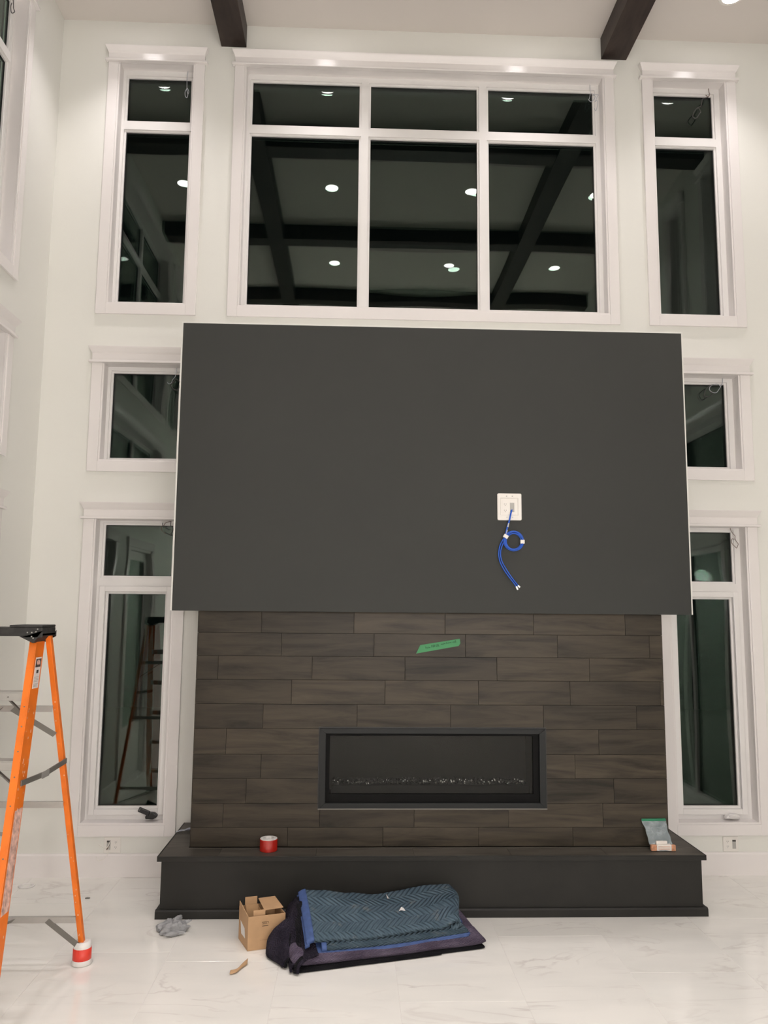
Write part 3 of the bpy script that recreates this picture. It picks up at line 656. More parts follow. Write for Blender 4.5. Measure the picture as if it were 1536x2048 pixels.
ob('cable_lead', bm, M['blue'], cb_, smooth=True)
for k, (rad, dx, dz, dy, ph) in enumerate(((0.066, 0.0, 0.0, 0, 0), (0.0585, 0.002, 0.001, -0.005, .3), (0.052, -0.002, -0.002, 0.0, .8), (0.0605, -0.003, 0.002, -0.009, 1.2), (0.0545, 0.004, -0.003, -0.007, 2))):
    bm = NB(); tube(bm, [(0.519+dx+rad*math.cos(a), y0+dy, 2.350+dz+rad*math.sin(a)*(0.985+0.02*math.sin(a+ph))) for a in [2*math.pi*i/40 for i in range(40)]], 0.0036, closed=True)
    ob('cable_loop', bm, M['blue'], cb_, smooth=True)
t1 = [(0.468, 2.382), (0.449, 2.359), (0.429, 2.32), (0.42, 2.269), (0.426, 2.219), (0.447, 2.173), (0.477, 2.127), (0.512, 2.082), (0.533, 2.053)]
t2 = [(0.472, 2.382), (0.462, 2.359), (0.443, 2.32), (0.432, 2.273), (0.438, 2.223), (0.461, 2.177), (0.490, 2.131), (0.518, 2.093), (0.545, 2.059)]
for t in (t1, t2):
    bm = NB(); tube(bm, catmull([(x, y0+0.004, z) for x, z in t]), 0.0040); ob('cable_tail', bm, M['blue'], cb_, smooth=True)
for a, b in (((0.533, 2.053), (0.543, 2.031)), ((0.545, 2.059), (0.557, 2.046))):
    bm = NB(); d = (Vector((b[0]-a[0], 0, b[1]-a[1]))).normalized(); n = Vector((d.z, 0, -d.x))
    bar(bm, (a[0], y0+0.004, a[1]), (b[0], y0+0.004, b[1]), n*0.0055, (0, 0.004, 0)); ob('plug', bm, M['clear'], cb_, bevel=0.001)
for a, b, hw in (((0.453, 2.389), (0.480, 2.372), 0.012), ((0.562, 2.346), (0.590, 2.346), 0.013)):
    bm = NB(); d = Vector((b[0]-a[0], 0, b[1]-a[1])); L_ = d.length; d.normalize(); n = Vector((-d.z, 0, d.x))
    bar(bm, (a[0], y0-0.003, a[1]), (b[0], y0-0.003, b[1]), n*hw, (0, 0.010, 0)); ob('strap', bm, M['white'], cb_, bevel=0.003)
for a, b in (((0.487, 2.468), (0.481, 2.443)), ((0.476, 2.424), (0.467, 2.396))):
    bm = NB(); tube(bm, [(a[0], y0, a[1]), (b[0], y0, b[1])], 0.0052); ob('cable_tag', bm, M['clear'], cb_, smooth=False)

# green tape with handwriting on the tiles
gt = thing('green_tape_strip', 'slanted strip of green painter tape with marker writing on the plank tiles', 'tape')
bm = NB(); prism(bm, [(-0.109, 1.605), (-0.082, 1.661), (0.184, 1.705), (0.188, 1.675), (0.176, 1.657)], BY-0.0016, BY-0.0026, lambda a, b, c: (a, c, b)); ob('tape', bm, M['green'], gt)
bm = NB()
for s in ([(-.047, 1.652), (-.043, 1.638), (-.037, 1.648), (-.033, 1.638), (-.027, 1.650)], [(-.024, 1.641), (-.019, 1.648), (-.014, 1.642)], [(-.006, 1.662), (-.004, 1.646)], [(0.001, 1.660), (0.005, 1.647), (0.009, 1.665)],
          [(.013, 1.664), (.014, 1.650)], [(.022, 1.664), (.027, 1.650)], [(.030, 1.668), (.034, 1.652)], [(.038, 1.667), (.044, 1.652)], [(.058, 1.664), (.064, 1.671), (.070, 1.664), (.076, 1.672), (.085, 1.671)],
          [(.092, 1.681), (.096, 1.671), (.101, 1.679), (.105, 1.672), (.111, 1.681)], [(.114, 1.675), (.120, 1.681), (.126, 1.676)], [(.135, 1.680), (.140, 1.685), (.144, 1.678), (.149, 1.686)], [(.153, 1.696), (.154, 1.680), (.160, 1.684)]):
    tube(bm, [(x, BY-0.0028, z) for x, z in s], 0.0017, n=5)
ob('handwriting', bm, M['ink'], gt)

# ------------------------------------------------------------------ wall outlets beside the hearth
def outlet(x0, x1, z0, z1, decora_left, label):
    t = thing('double_outlet', label, 'outlet')
    bm = NB(); box(bm, x0, x1, -0.007, -0.0004, z0, z1); ob('cover_plate', bm, M['white'], t, bevel=0.003)
    w = x1-x0; dc = x0+w*(0.29 if decora_left else 0.71); du = x0+w*(0.71 if decora_left else 0.29); zc = (z0+z1)/2
    bm = NB(); box(bm, dc-0.013, dc+0.013, -0.0082, -0.0066, zc-0.032, zc+0.030); op = ob('cable_opening', bm, M['grey'], t)
    bm = NB(); box(bm, dc-0.013, dc+0.013, -0.0086, -0.0080, zc+0.018, zc+0.030); ob('shadow_gap', bm, M['hole'], op)
    bm = NB(); box(bm, du-0.017, du+0.017, -0.0082, -0.0066, zc-0.034, zc+0.034); rc = ob('receptacle', bm, M['white'], t, bevel=0.001)
    for dz in (0.016, -0.018):
        for dx in (-0.005, 0.005, 0):
            bm = NB(); h = 0.0035 if dx else 0.0025; zz = zc+dz+(0.004 if dx else -0.006); box(bm, du+dx-0.001, du+dx+0.001, -0.0088, -0.0080, zz-h, zz+h); ob('slot', bm, M['hole'], rc)
    return t, dc
ot, dc = outlet(-2.281, -2.162, 0.163, 0.273, True, 'white double outlet plate left of the hearth, with thin wires poking out')
bm = NB(); tube(bm, catmull([(-2.235, -0.010, 0.245), (-2.246, -0.016, 0.215), (-2.262, -0.022, 0.199), (-2.288, -0.024, 0.212), (-2.308, -0.024, 0.226)]), 0.0028); ob('loose_wire', bm, M['white'], ot, smooth=True)
bm = NB(); tube(bm, catmull([(-2.244, -0.010, 0.222), (-2.240, -0.020, 0.180), (-2.250, -0.030, 0.150), (-2.275, -0.034, 0.128), (-2.305, -0.034, 0.122), (-2.322, -0.032, 0.145)]), 0.0018); ob('loose_wire', bm, M['white'], ot, smooth=True)
bm = NB(); tube(bm, catmull([(-2.238, -0.009, 0.236), (-2.247, -0.014, 0.205), (-2.258, -0.014, 0.188)]), 0.0028); ob('wire_end', bm, M['wiretan'], ot, smooth=True)
outlet(2.188, 2.303, 0.163, 0.268, False, 'white double outlet plate on the wall right of the hearth')

# ------------------------------------------------------------------ loose blind wires in the window heads
def wires(name, label, strands):
    t = thing(name, label, 'wire', 'bare wires hanging in the window heads')
    for pts, r, mt_ in strands:
        bm = NB(); tube(bm, catmull(pts, 5), r, n=6); ob('strand', bm, M[mt_], t, smooth=True)
g = 0.075
def Y(pts, y=g, wob=0.006): return [(x, y-wob*(i % 3), z) for i, (x, z) in enumerate(pts)]
wires('blind_wire', 'pale blue looped wire hanging in the top left window', [
    (Y([(-1.936, 6.226), (-1.937, 6.195), (-1.938, 6.153), (-1.939, 6.112), (-1.937, 6.08)]), 0.0028, 'wirew'),
    (Y([(-1.937, 6.08), (-1.943, 6.061), (-1.949, 6.035), (-1.948, 6.009), (-1.934, 5.993), (-1.926, 6.01), (-1.93, 6.036), (-1.937, 6.061), (-1.935, 6.076), (-1.925, 6.061), (-1.921, 6.044), (-1.923, 6.024)]), 0.0026, 'wirew')])
wires('blind_wire', 'short twisted wire at the upper right corner of the wide centre window', [
    (Y([(1.369, 6.226), (1.369, 6.164), (1.366, 6.129), (1.361, 6.101), (1.354, 6.087), (1.368, 6.066), (1.384, 6.079), (1.401, 6.095), (1.408, 6.116), (1.399, 6.132), (1.382, 6.129)]), 0.0022, 'wirew'),
    (Y([(1.382, 6.129), (1.428, 6.121), (1.418, 6.099), (1.402, 6.061), (1.414, 6.073), (1.42, 6.044), (1.415, 5.999), (1.402, 5.977), (1.392, 5.998)], 0.055), 0.0018, 'wirew')])
wires('blind_wire', 'small dark wire bundle in the top right window head', [
    (Y([(2.368, 6.226), (2.368, 6.189), (2.37, 6.166), (2.361, 6.15), (2.345, 6.16), (2.335, 6.158)]), 0.003, 'wiretan'),
    (Y([(2.361, 6.146), (2.331, 6.135), (2.305, 6.116), (2.297, 6.067), (2.268, 6.049), (2.235, 6.009), (2.225, 5.971), (2.251, 5.954), (2.282, 5.997), (2.293, 6.015), (2.277, 6.042), (2.254, 6.034)]), 0.0035, 'wire')])
wires('blind_wire', 'coiled black wire in the middle left window beside the charcoal panel', [
    (Y([(-1.928, 3.741), (-1.926, 3.711), (-1.929, 3.683), (-1.94, 3.664), (-1.952, 3.645), (-1.962, 3.615), (-1.985, 3.613), (-1.991, 3.625)]), 0.0026, 'wirew'),
    (Y([(-1.965, 3.613), (-1.963, 3.595), (-1.949, 3.573), (-1.927, 3.565), (-1.907, 3.571), (-1.897, 3.593), (-1.897, 3.619), (-1.909, 3.639), (-1.928, 3.648), (-1.945, 3.631), (-1.964, 3.607)]), 0.004, 'wire')])
wires('blind_wire', 'tangled thin brown wire in the lower left window head', [
    (Y([(-1.921, 2.5445), (-1.939, 2.538), (-1.96, 2.528), (-1.973, 2.512), (-1.981, 2.504), (-1.988, 2.495), (-1.988, 2.475), (-1.972, 2.461), (-1.953, 2.447)]), 0.0022, 'wiretan'),
    (Y([(-1.985, 2.531), (-1.983, 2.507), (-1.969, 2.493), (-1.94, 2.49)]), 0.002, 'wire'),
    (Y([(-1.921, 2.542), (-1.922, 2.511), (-1.903, 2.496), (-1.905, 2.464), (-1.916, 2.453), (-1.911, 2.434), (-1.935, 2.45)]), 0.0026, 'wire')])
wires('blind_wire', 'looped grey and black wire in the middle right window', [
    (Y([(2.378, 3.741), (2.372, 3.702), (2.359, 3.685), (2.354, 3.665), (2.341, 3.648), (2.316, 3.621), (2.29, 3.626), (2.269, 3.639), (2.262, 3.652), (2.277, 3.674), (2.304, 3.69), (2.33, 3.69), (2.351, 3.683), (2.358, 3.668)]), 0.0026, 'wirew'),
    (Y([(2.304, 3.692), (2.266, 3.674), (2.23, 3.64), (2.228, 3.603), (2.252, 3.588), (2.286, 3.613), (2.268, 3.633)]), 0.0032, 'wire')])
wires('blind_wire', 'single thin dark wire loop in the lower right window head', [
    (Y([(2.38, 2.5445), (2.39, 2.511), (2.41, 2.482), (2.415, 2.464), (2.422, 2.44), (2.432, 2.421), (2.431, 2.4), (2.421, 2.389), (2.406, 2.4), (2.39, 2.424), (2.384, 2.447), (2.389, 2.46), (2.409, 2.456)], 0.066), 0.0022, 'wiretan')])
wires('blind_wire', 'small tangled wire in the side wall window head at top left', [
    ([(-2.985, -0.762, 6.226), (-2.98, -0.761, 6.150), (-2.98, -0.745, 6.099), (-2.985, -0.730, 6.085), (-2.98, -0.719, 6.068), (-2.985, -0.754, 6.03), (-2.98, -0.78, 6.06), (-2.985, -0.76, 6.10)], 0.003, 'wire')])

# ------------------------------------------------------------------ orange stepladder
ld = thing('stepladder', 'orange fiberglass stepladder with black cap and aluminium steps at left', 'ladder')
yf = lambda z: -2.45+0.65*z/1.72
yr = lambda z: -1.37-0.33*z/1.72
XC = -2.325
xf = lambda z, s: (-2.015-0.070*z) if s > 0 else 2*XC-(-2.015-0.070*z)        # outer edge of front rails
xr = lambda z, s: (-1.955-0.0935*z) if s > 0 else 2*XC-(-1.955-0.0935*z)
for s in (1, -1):
    bm = NB(); zt_ = 1.775; zb_ = 0.03
    def sec(bm, fa, fb, zt_, zb_):   # slab with corners from fa (x range) fb (y range)
        P = []
        for z in (zb_, zt_):
            x0, x1 = fa(z); y0, y1 = fb(z); P += [(x0, y0, z), (x1, y0, z), (x1, y1, z), (x0, y1, z)]
        hexa(bm, P)
    X = lambda z: xf(z, s)
    sec(bm, lambda z: sorted((X(z)-s*0.004, X(z))), lambda z: (yf(z), yf(z)+0.108), zt_, zb_)
    sec(bm, lambda z: sorted((X(z)-s*0.036, X(z)-s*0.0041)), lambda z: (yf(z), yf(z)+0.004), zt_, zb_)
    sec(bm, lambda z: sorted((X(z)-s*0.036, X(z)-s*0.0041)), lambda z: (yf(z)+0.104, yf(z)+0.108), zt_, zb_)
    ob('front_rail', bm, M['orange'], ld, bevel=0.0015)
    bm = NB(); Xr = lambda z: xr(z, s); zt2 = 1.76
    sec(bm, lambda z: (Xr(z)-0.0135, Xr(z)+0.0135), lambda z: (yr(z)-0.002, yr(z)+0.002), zt2, 0.03)
    sec(bm, lambda z: sorted((Xr(z)+s*0.0095, Xr(z)+s*0.0135)), lambda z: (yr(z)+0.0021, yr(z)+0.030), zt2, 0.03)
    sec(bm, lambda z: sorted((Xr(z)-s*0.0095, Xr(z)-s*0.0135)), lambda z: (yr(z)+0.0021, yr(z)+0.030), zt2, 0.03)
    ob('rear_rail', bm, M['orange'], ld, bevel=0.0015)
    bm = NB(); lathe(bm, [(0, 0), (0.050, 0), (0.056, 0.008), (0.047, 0.030), (0.046, 0.095), (0.040, 0.118), (0.024, 0.112), (0, 0.112)], (xr(0.05, s), yr(0.05), 0.0), 20); fo = ob('foot_wrap', bm, M['rubber'], ld, smooth=True)
    bm = NB(); lathe(bm, [(0.0475, 0.024), (0.0485, 0.026), (0.0475, 0.085), (0.0465, 0.085)], (xr(0.05, s), yr(0.05), 0.0), 20); ob('foot_tape', bm, M['redfoot'], fo, smooth=True)
    bm = NB(); box(bm, xf(0, s)-0.036 if s > 0 else xf(0, s)-0.006, xf(0, s)+0.006 if s > 0 else xf(0, s)+0.036, yf(0)-0.02, yf(0)+0.095, 0.0, 0.045); ob('front_foot', bm, M['cap'], ld, bevel=0.005)
for k, z in enumerate((1.478, 1.168, 0.858, 0.548, 0.238)):
    bm = NB(); a, b = xf(z, -1)+0.006, xf(z, 1)-0.006
    y = yf(z); box(bm, a, b, y+0.006, y+0.078, z-0.006, z); box(bm, a, b, y+0.005, y+0.009, z-0.044, z-0.006); box(bm, a, b, y+0.075, y+0.079, z-0.030, z-0.006)
    st = ob('step', bm, M['alu'], ld, bevel=0.001)
    for s in (-1, 1):
        bm = NB(); bar(bm, (XC+s*0.06, y+0.040, z-0.012), (xf(z-0.13, s)-s*0.006, yf(z-0.13)+0.045, z-0.13), (0, 0.011, 0), (0.002, 0, 0.002))
        ob('step_brace', bm, M['alud'], st)
    for x in (XC+0.01, XC+0.10):
        bm = NB(); tube(bm, [(x, y+0.0055, z-0.026), (x, y+0.0025, z-0.026)], 0.004, n=10); ob('rivet', bm, M['alud'], st)
for k, z in enumerate((1.366, 0.860, 0.240)):
    bm = NB(); y = yr(z)-0.012; a, b = xr(z, -1)+0.010, xr(z, 1)-0.010
    box(bm, a, b, y-0.006, y, z-0.015, z+0.015); box(bm, a, b, y, y+0.016, z+0.011, z+0.015)
    hb = ob('rear_brace_bar', bm, M['alu'], ld, bevel=0.001)
    if k != 1:
        c_ = XC if k == 0 else -2.223
        for s in (-1, 1):
            e = (xr(z-0.13, s)-s*0.010, yr(z-0.13)-0.02, z-0.135)
            bm = NB(); bar(bm, (c_+s*(0.028 if k == 0 else 0.088), y-0.009, z), e, (0.010, 0, 0.010), (0, 0.002, 0))
            ob('diagonal_brace', bm, M['alud'], hb)
bm = NB()
for s in (-1, 1):
    a = Vector((xf(1.07, s)+s*0.006, yf(1.07)+0.03, 1.068)); b = Vector((xr(1.09, s)+s*0.026, yr(1.09), 1.092)); mid = (a+b)/2+Vector((0, 0, -0.012))
    bm = NB(); bar(bm, a, mid, (0, 0.0, 0.013), (0.003, 0, 0)); bar(bm, mid, b, (0, 0.0, 0.013), (0.003, 0, 0)); sp = ob('spreader', bm, M['alud'], ld)
    bm = NB(); d = (b-a).normalized(); bar(bm, mid-d*0.035+Vector((s*0.004, 0, 0)), mid+d*0.035+Vector((s*0.004, 0, 0)), (0, 0, 0.016), (0.001, 0, 0)); ob('hinge_plate', bm, M['alu'], sp)
# cap
bm = NB(); cx0, cx1 = 2*XC+2.098, -2.098
box(bm, cx0, cx1, -1.835, -1.655, 1.747, 1.790)
for a, b in ((cx0, cx0+0.165), (cx1-0.165, cx1)): box(bm, a, b, -1.835, -1.655, 1.7905, 1.803)
for s in (-1, 1):
    e = XC+s*(XC-cx0)
    prism(bm, [(e, 1.7465), (e, 1.764), (e-s*0.042, 1.712), (e-s*0.115, 1.7465)], -1.838, -1.652, lambda a, b, c: (a, c, b))
ob('cap', bm, M['cap'], ld, bevel=0.004)
bm = NB()
for x, z in ((-2.170, 1.766), (-2.148, 1.766), (-2.128, 1.770), (-2.148, 1.746), (-2.140, 1.738), (-2.120, 1.783)): box(bm, x-0.003, x+0.003, -1.8395, -1.837, z-0.003, z+0.003)
ob('rivets', bm, M['alu'], ld)
# stickers on the outer web of the right front rail
def web(z, d, off=0.0008): return (xf(z, 1)+off, yf(z)+d, z)
def decal(name, z0, z1, d0, d1, mt_, parent=ld, off=0.0008, label=None):
    bm = NB(); P = [web(z0, d0, -0.0005), web(z0, d1, -0.0005), web(z1, d1, -0.0005), web(z1, d0, -0.0005), web(z0, d0, off), web(z0, d1, off), web(z1, d1, off), web(z1, d0, off)]
    hexa(bm, P); return ob(name, bm, mt_, parent, label=label)
st = decal('warning_label', 1.490, 1.640, 0.020, 0.092, M['sticker'], label='white warning sticker with red top')
decal('label_header', 1.592, 1.632, 0.024, 0.088, M['hole'], st, 0.0014)
bm = NB(); P0 = Vector(web(1.612, 0.056, 0.002)); v = [bm.verts.new(P0+Vector((0, 0.020*math.cos(a), 0.016*math.sin(a)))) for a in [2*math.pi*k/20 for k in range(20)]]
f_ = bm.faces.new(v); e_ = bmesh.ops.extrude_face_region(bm, geom=[f_]); bmesh.ops.translate(bm, vec=(-0.001, 0, 0), verts=[g_ for g_ in e_['geom'] if isinstance(g_, bmesh.types.BMVert)])
ob('red_disc', bm, M['worn'], st)
for z in (1.578, 1.572): decal('printed_figure', z-0.010, z, 0.045, 0.070, M['hole'], st, 0.0014)
for i, z in enumerate([1.545, 1.538, 1.531, 1.524, 1.512, 1.506, 1.500]): decal('printed_line', z-0.0025, z, 0.027, 0.082-0.008*(i % 2), M['grey'], st, 0.0014)
decal('worn_label', 0.545, 0.955, 0.018, 0.098, M['worn'], label='long scuffed pink-white instruction label')
bm = NB(); rnd = random.Random(4)
for k in range(26):
    z = rnd.choice((rnd.uniform(0.1, 1.45), rnd.uniform(1.1, 1.45))); d = rnd.uniform(0.012, 0.095); r = rnd.uniform(0.0015, 0.004)
    p = Vector(web(z, d, 0.0003)); hexa(bm, [p+Vector((dx, a*r, b*r*1.6)) for dx in (0, 0.0006) for a, b in ((-1,-1),(1,-1),(1,1),(-1,1))])
for k in range(14):
    z = rnd.uniform(0.1, 1.5); s = 1; x = xr(z, 1)+rnd.uniform(-0.010, 0.010); p = Vector((x, yr(z)-0.0026, z)); r = rnd.uniform(0.001, 0.003)
    hexa(bm, [p+Vector((a*r, dy, b*r*1.6)) for dy in (0, 0.0006) for a, b in ((-1,-1),(1,-1),(1,1),(-1,1))])
ob('paint_flecks', bm, M['spat'], ld, kind='stuff')
for z in (1.41, 1.32, 1.21, 1.10, 0.98, 0.77, 0.66, 0.60):
    bm = NB(); x = xf(z, 1)-0.017; tube(bm, [(x, yf(z)+0.0005, z), (x, yf(z)-0.0022, z)], 0.0035, n=8); ob('rail_rivet', bm, M['alud'], ld)

# ------------------------------------------------------------------ folded moving blankets
def grid_obj(name, fn, nu, nv, th, mt_, parent, us=(0, 1), vs=(0, 1), smooth=True, label=None, uvscale=(1, 1)):
    """closed sheet: fn(u, v) -> point; thickened downwards along its normal"""
    P = [[Vector(fn(us[0]+(us[1]-us[0])*i/nu, vs[0]+(vs[1]-vs[0])*j/nv)) for j in range(nv+1)] for i in range(nu+1)]
    bm = NB(); uvl = bm.loops.layers.uv.new('uv')
    V = [[bm.verts.new(P[i][j]) for j in range(nv+1)] for i in range(nu+1)]
    for i in range(nu):
        for j in range(nv):
            f = bm.faces.new([V[i][j], V[i+1][j], V[i+1][j+1], V[i][j+1]])
            for l, (a, b) in zip(f.loops, ((i, j), (i+1, j), (i+1, j+1), (i, j+1))): l[uvl].uv = (a/nu*uvscale[0], b/nv*uvscale[1])
    bmesh.ops.recalc_face_normals(bm, faces=bm.faces)
    me = bpy.data.meshes.new(name); bm.to_mesh(me); bm.free(); me.materials.append(mt_)
    for p in me.polygons: p.use_smooth = smooth
    o = bpy.data.objects.new(name, me); COL.objects.link(o); o.parent = parent
    s = o.modifiers.new('thickness', 'SOLIDIFY'); s.thickness = th; s.offset = 0
    if label: o['label'] = label
    return o
A0 = Vector((-0.815, -1.505, 0)); E1 = Vector((0.966, 0.259, 0)); E2 = Vector((-0.259, 0.966, 0)); LEN, DEP = 1.055, 0.435
def BP(s, t, z): return A0+E1*s+E2*t+Vector((0, 0, z))
def nz(a, b, c, k=1.0): return noise.noise(Vector((a*3.1*k, b*3.1*k, c*7.7)))
# one closed pad: profile runs round the front fold, over the top and down the back
def pad(name, s0, s1, t0, t1, zb, zt, parent, mt_, wob=0.006, seed=0.0, nu=60, rf=1.0, label=None):
    def prof(v, s):
        # v 0..1 around: bottom back -> bottom front -> front fold -> top -> back
        h = (zt(s, 0)-zb(s, 0))
        if v < 0.30:
            k = v/0.30; t = t1+(t0+h*0.5-t1)*k; return t, zb(s, (t-t0)/(t1-t0))
        if v < 0.45:
            k = (v-0.30)/0.15; a = -math.pi/2-math.pi*k
            zc = (zt(s, 0)+zb(s, 0))/2; return t0+h*0.5+math.cos(a)*h*0.5*rf, zc+math.sin(a)*h*0.5
        k = (v-0.45)/0.55; t = t0+h*0.5+(t1-t0-h*0.5)*k; return t, zt(s, (t-t0)/(t1-t0))
    def fn(u, v):
        s = s0(v) + (s1(v)-s0(v))*u
        t, z = prof(v, s)
        if nu > 10:
            e = max(0.0, 1-abs(2*u-1)**14)**0.5; tm = 0.5; zm = (zb(s, 0)+zt(s, 0))/2 if v < 0.6 else zb(s, (t-t0)/(t1-t0))+0.004
            z = zm+(z-zm)*max(e, 0.12)
        z += wob*nz(s*1.5, t*1.5, seed)
        return BP(s, t+0.25*wob*nz(s*4, v*3, seed+5), max(z, 0.006))
    return grid_obj(name, fn, nu, 44, 0.008, mt_, parent, label=label, uvscale=(1.1, 1.2))
bl1 = thing('dark_moving_blankets', 'folded purple-black quilted moving blankets lying under the teal one', 'blanket')
lin = lambda a, b, k: a+(b-a)*k
sm = lambda x: max(0, min(1, x))**2*(3-2*max(0, min(1, x)))
# height of the pile's back edge along its length, and the common rise from front to back
TOPS = [(-0.1, 0.262), (0.10, 0.259), (0.23, 0.242), (0.41, 0.214), (0.565, 0.190), (0.72, 0.198), (0.88, 0.214), (1.0, 0.208), (1.3, 0.190)]
def TT(s):
    for (a, h0), (b, h1) in zip(TOPS, TOPS[1:]):
        if s <= b: k = max(0, (s-a)/(b-a)); k = k*k*(3-2*k); return h0+(h1-h0)*k
    return TOPS[-1][1]
ez = lambda t: max(0.0, min(1.0, t))**0.85
zA = lambda s, t: 0.003
zB_ = lambda s, t: 0.018+0.010*t
zC = lambda s, t: lin(0.064-0.014*math.sin(math.pi*max(0, min(1, s))), TT(s)-0.078, ez(t))
pad('blanket_fold', lambda v: 0.13, lambda v: 1.085, -0.006, DEP, zA, zB_, bl1, M['blackq'], seed=1.3, wob=0.003)
pad('blanket_fold', lambda v: 0.0, lambda v: 0.82, -0.020, DEP-.05, lambda s, t: 0.004, lambda s, t: 0.014, bl1, M['blackq'], seed=8.3, wob=0.003)
pad('blanket_fold', lambda v: -0.005+0.008*math.sin(v*9), lambda v: 1.095, 0.0, DEP, lambda s, t: zB_(s, t)+0.004, zC, bl1, M['purple'], seed=2.9, wob=0.005)
# layers fanning down to the floor on the left
def fan(name, mt_, stop, sout, hfront, hback, seed, tb=DEP, tf=0.0, th=0.014):
    def fn(u, v):
        t = lin(tf, tb, v)
        h = lin(hfront, hback, sm(v*1.25))
        # quarter-ellipse fall from the stack to the floor
        a = u*math.pi/2
        so = sout(t) if callable(sout) else lin(sout[0], sout[1], v)
        s = stop-(stop-so)*(math.sin(a)**0.9)+0.006*nz(u*2, t*4, seed)
        z = 0.012+(h-0.012)*(math.cos(a)**0.8)
        return BP(s, t-0.05*u*(1-v)+0.0*nz(u, v, seed), z)
    grid_obj(name, fn, 26, 30, th, mt_, bl1, uvscale=(0.4, 0.6))
fan('blanket_end', M['purpled'], 0.13, (0.010, 0.055), 0.075, 0.235, 1.0)
fan('blanket_end', M['blackq'], 0.12, (-0.006, 0.046), 0.070, 0.232, 2.0, tf=0.01)
fan('blanket_end', M['purpled'], 0.11, (-0.022, 0.038), 0.062, 0.226, 3.0, tf=0.03)
fan('blanket_end', M['blackq'], 0.10, (lambda t: lin(-0.040, 0.028, sm((t-0.20)/0.13))), 0.060, 0.215, 4.0, tf=0.09)
fan('blanket_end', M['purpled'], 0.09, (lambda t: -0.050-0.055*sm((t-0.10)/0.14)+0.122*sm((t-0.275)/0.050)), 0.060, 0.205, 5.0, tf=0.10)
bl2 = thing('teal_moving_blanket', 'teal quilted moving blanket with bright blue binding, folded on top of the pile', 'blanket')
s_off = 0.062
for k, (d0, d1, s1, t0) in enumerate(((0.003, 0.008, 1.00, 0.020), (0.009, 0.014, 1.01, 0.024))):
    pad('bound_layer', lambda v: s_off+0.008*k, lambda v, s1=s1: s1, t0, DEP, lambda s, t, d0=d0: zC(s, t)+d0, lambda s, t, d1=d1: zC(s, t)+d1+0.005*sm((s-.7)*3), bl2, M['edge_blue'], seed=4+k, wob=0.003)
zE = lambda s, t: zC(s, t)+0.018
zF = lambda s, t: zC(s, t)+0.046-0.010*sm((s-0.75)*3)
pad('lower_fold', lambda v: s_off+0.11, lambda v: 1.0, 0.026, DEP, zE, zF, bl2, M['teal'], seed=6.1, wob=0.004)
pad('bound_end', lambda v: s_off+0.090, lambda v: s_off+0.118, 0.0255, DEP*0.6, lambda s, t: zE(s, t*.6)-.001, lambda s, t: zF(s, t*.6)+.001, bl2, M['edge_blue'], seed=6.1, wob=0.004, nu=4)
# the big top flap: hem low in front, then U-turns at the right end back under itself
def flap(u, v):
    UB = 0.86
    k = max(0.0, (v-0.08)/0.92)
    t = lin(0.040, DEP, k)
    sr = lin(0.925, 1.03, sm(k*1.2))
    def top(s): return lin(0.122+0.006*math.sin(s*11), TT(s), ez(k*0.97+0.03))+0.010*math.sin(math.pi*k)*math.sin(s*7+1)**2
    hem = 0.012*(1-min(1, v/0.08))
    if u < UB:
        s = lin(0.108+0.030*k, sr, u/UB); z = top(s)
        lift = sm((s-0.83)/0.12)*(1-k)*0.040; z += lift
        t -= 0.0
    else:
        a = (u-UB)/(1-UB)*math.pi*0.93
        zt_ = top(sr)+0.040*(1-k)*sm((sr-0.83)/0.12); zl = zC(sr, k)+0.050
        R_ = max(0.016, (zt_-zl)/2)
        s = sr+math.sin(a)*R_*1.35; z = zt_-R_*(1-math.cos(a))
        if a > math.pi/2: s -= (a-math.pi/2)*0.02
    z -= hem; t += 0.010*(hem/0.012)*0.6
    z += 0.004*nz(s*2.2, t*2.2, 9.7)+0.003*nz(s*6, t*6, 3.1)
    return BP(s, t, z)
grid_obj('top_flap', flap, 120, 60, 0.014, M['teal'], bl2, uvscale=(1.25, 0.45))
def bind(u, v):
    p = flap(0, v); q = p+E1*lin(-0.036, 0.004, u)
    return q+Vector((0, 0, 0.003-0.016*(1-u)**2))
grid_obj('binding', bind, 6, 50, 0.017, M['edge_blue'], bl2, uvscale=(0.05, 0.5))
def bind2(u, v):
    p = flap(0, v); return p+E1*lin(-0.044, -0.02, u)+Vector((0, 0, -0.018-0.010*(1-u)))
grid_obj('binding', bind2, 5, 50, 0.014, M['edge_blue'], bl2, uvscale=(0.05, 0.5))
# small pale scraps stuck on the flap
for u, v, w, h in ((0.545, 0.50, 0.034, 0.016), (0.475, 0.86, 0.009, 0.022)):
    def scrap(a, b, u=u, v=v, w=w, h=h):
        p = flap(u, v); q = flap(u+0.01, v)-p; r = flap(u, v+0.01)-p
        n_ = q.cross(r).normalized(); n_ = n_ if n_.z > 0 else -n_
        return p+q.normalized()*w*(a-0.5)*(1.2-0.7*b)+r.normalized()*h*2*(b-0.5)+n_*(0.011+0.003*math.sin(a*5))
    grid_obj('paper_scrap', scrap, 6, 4, 0.001, M['paper'], bl2, smooth=False)

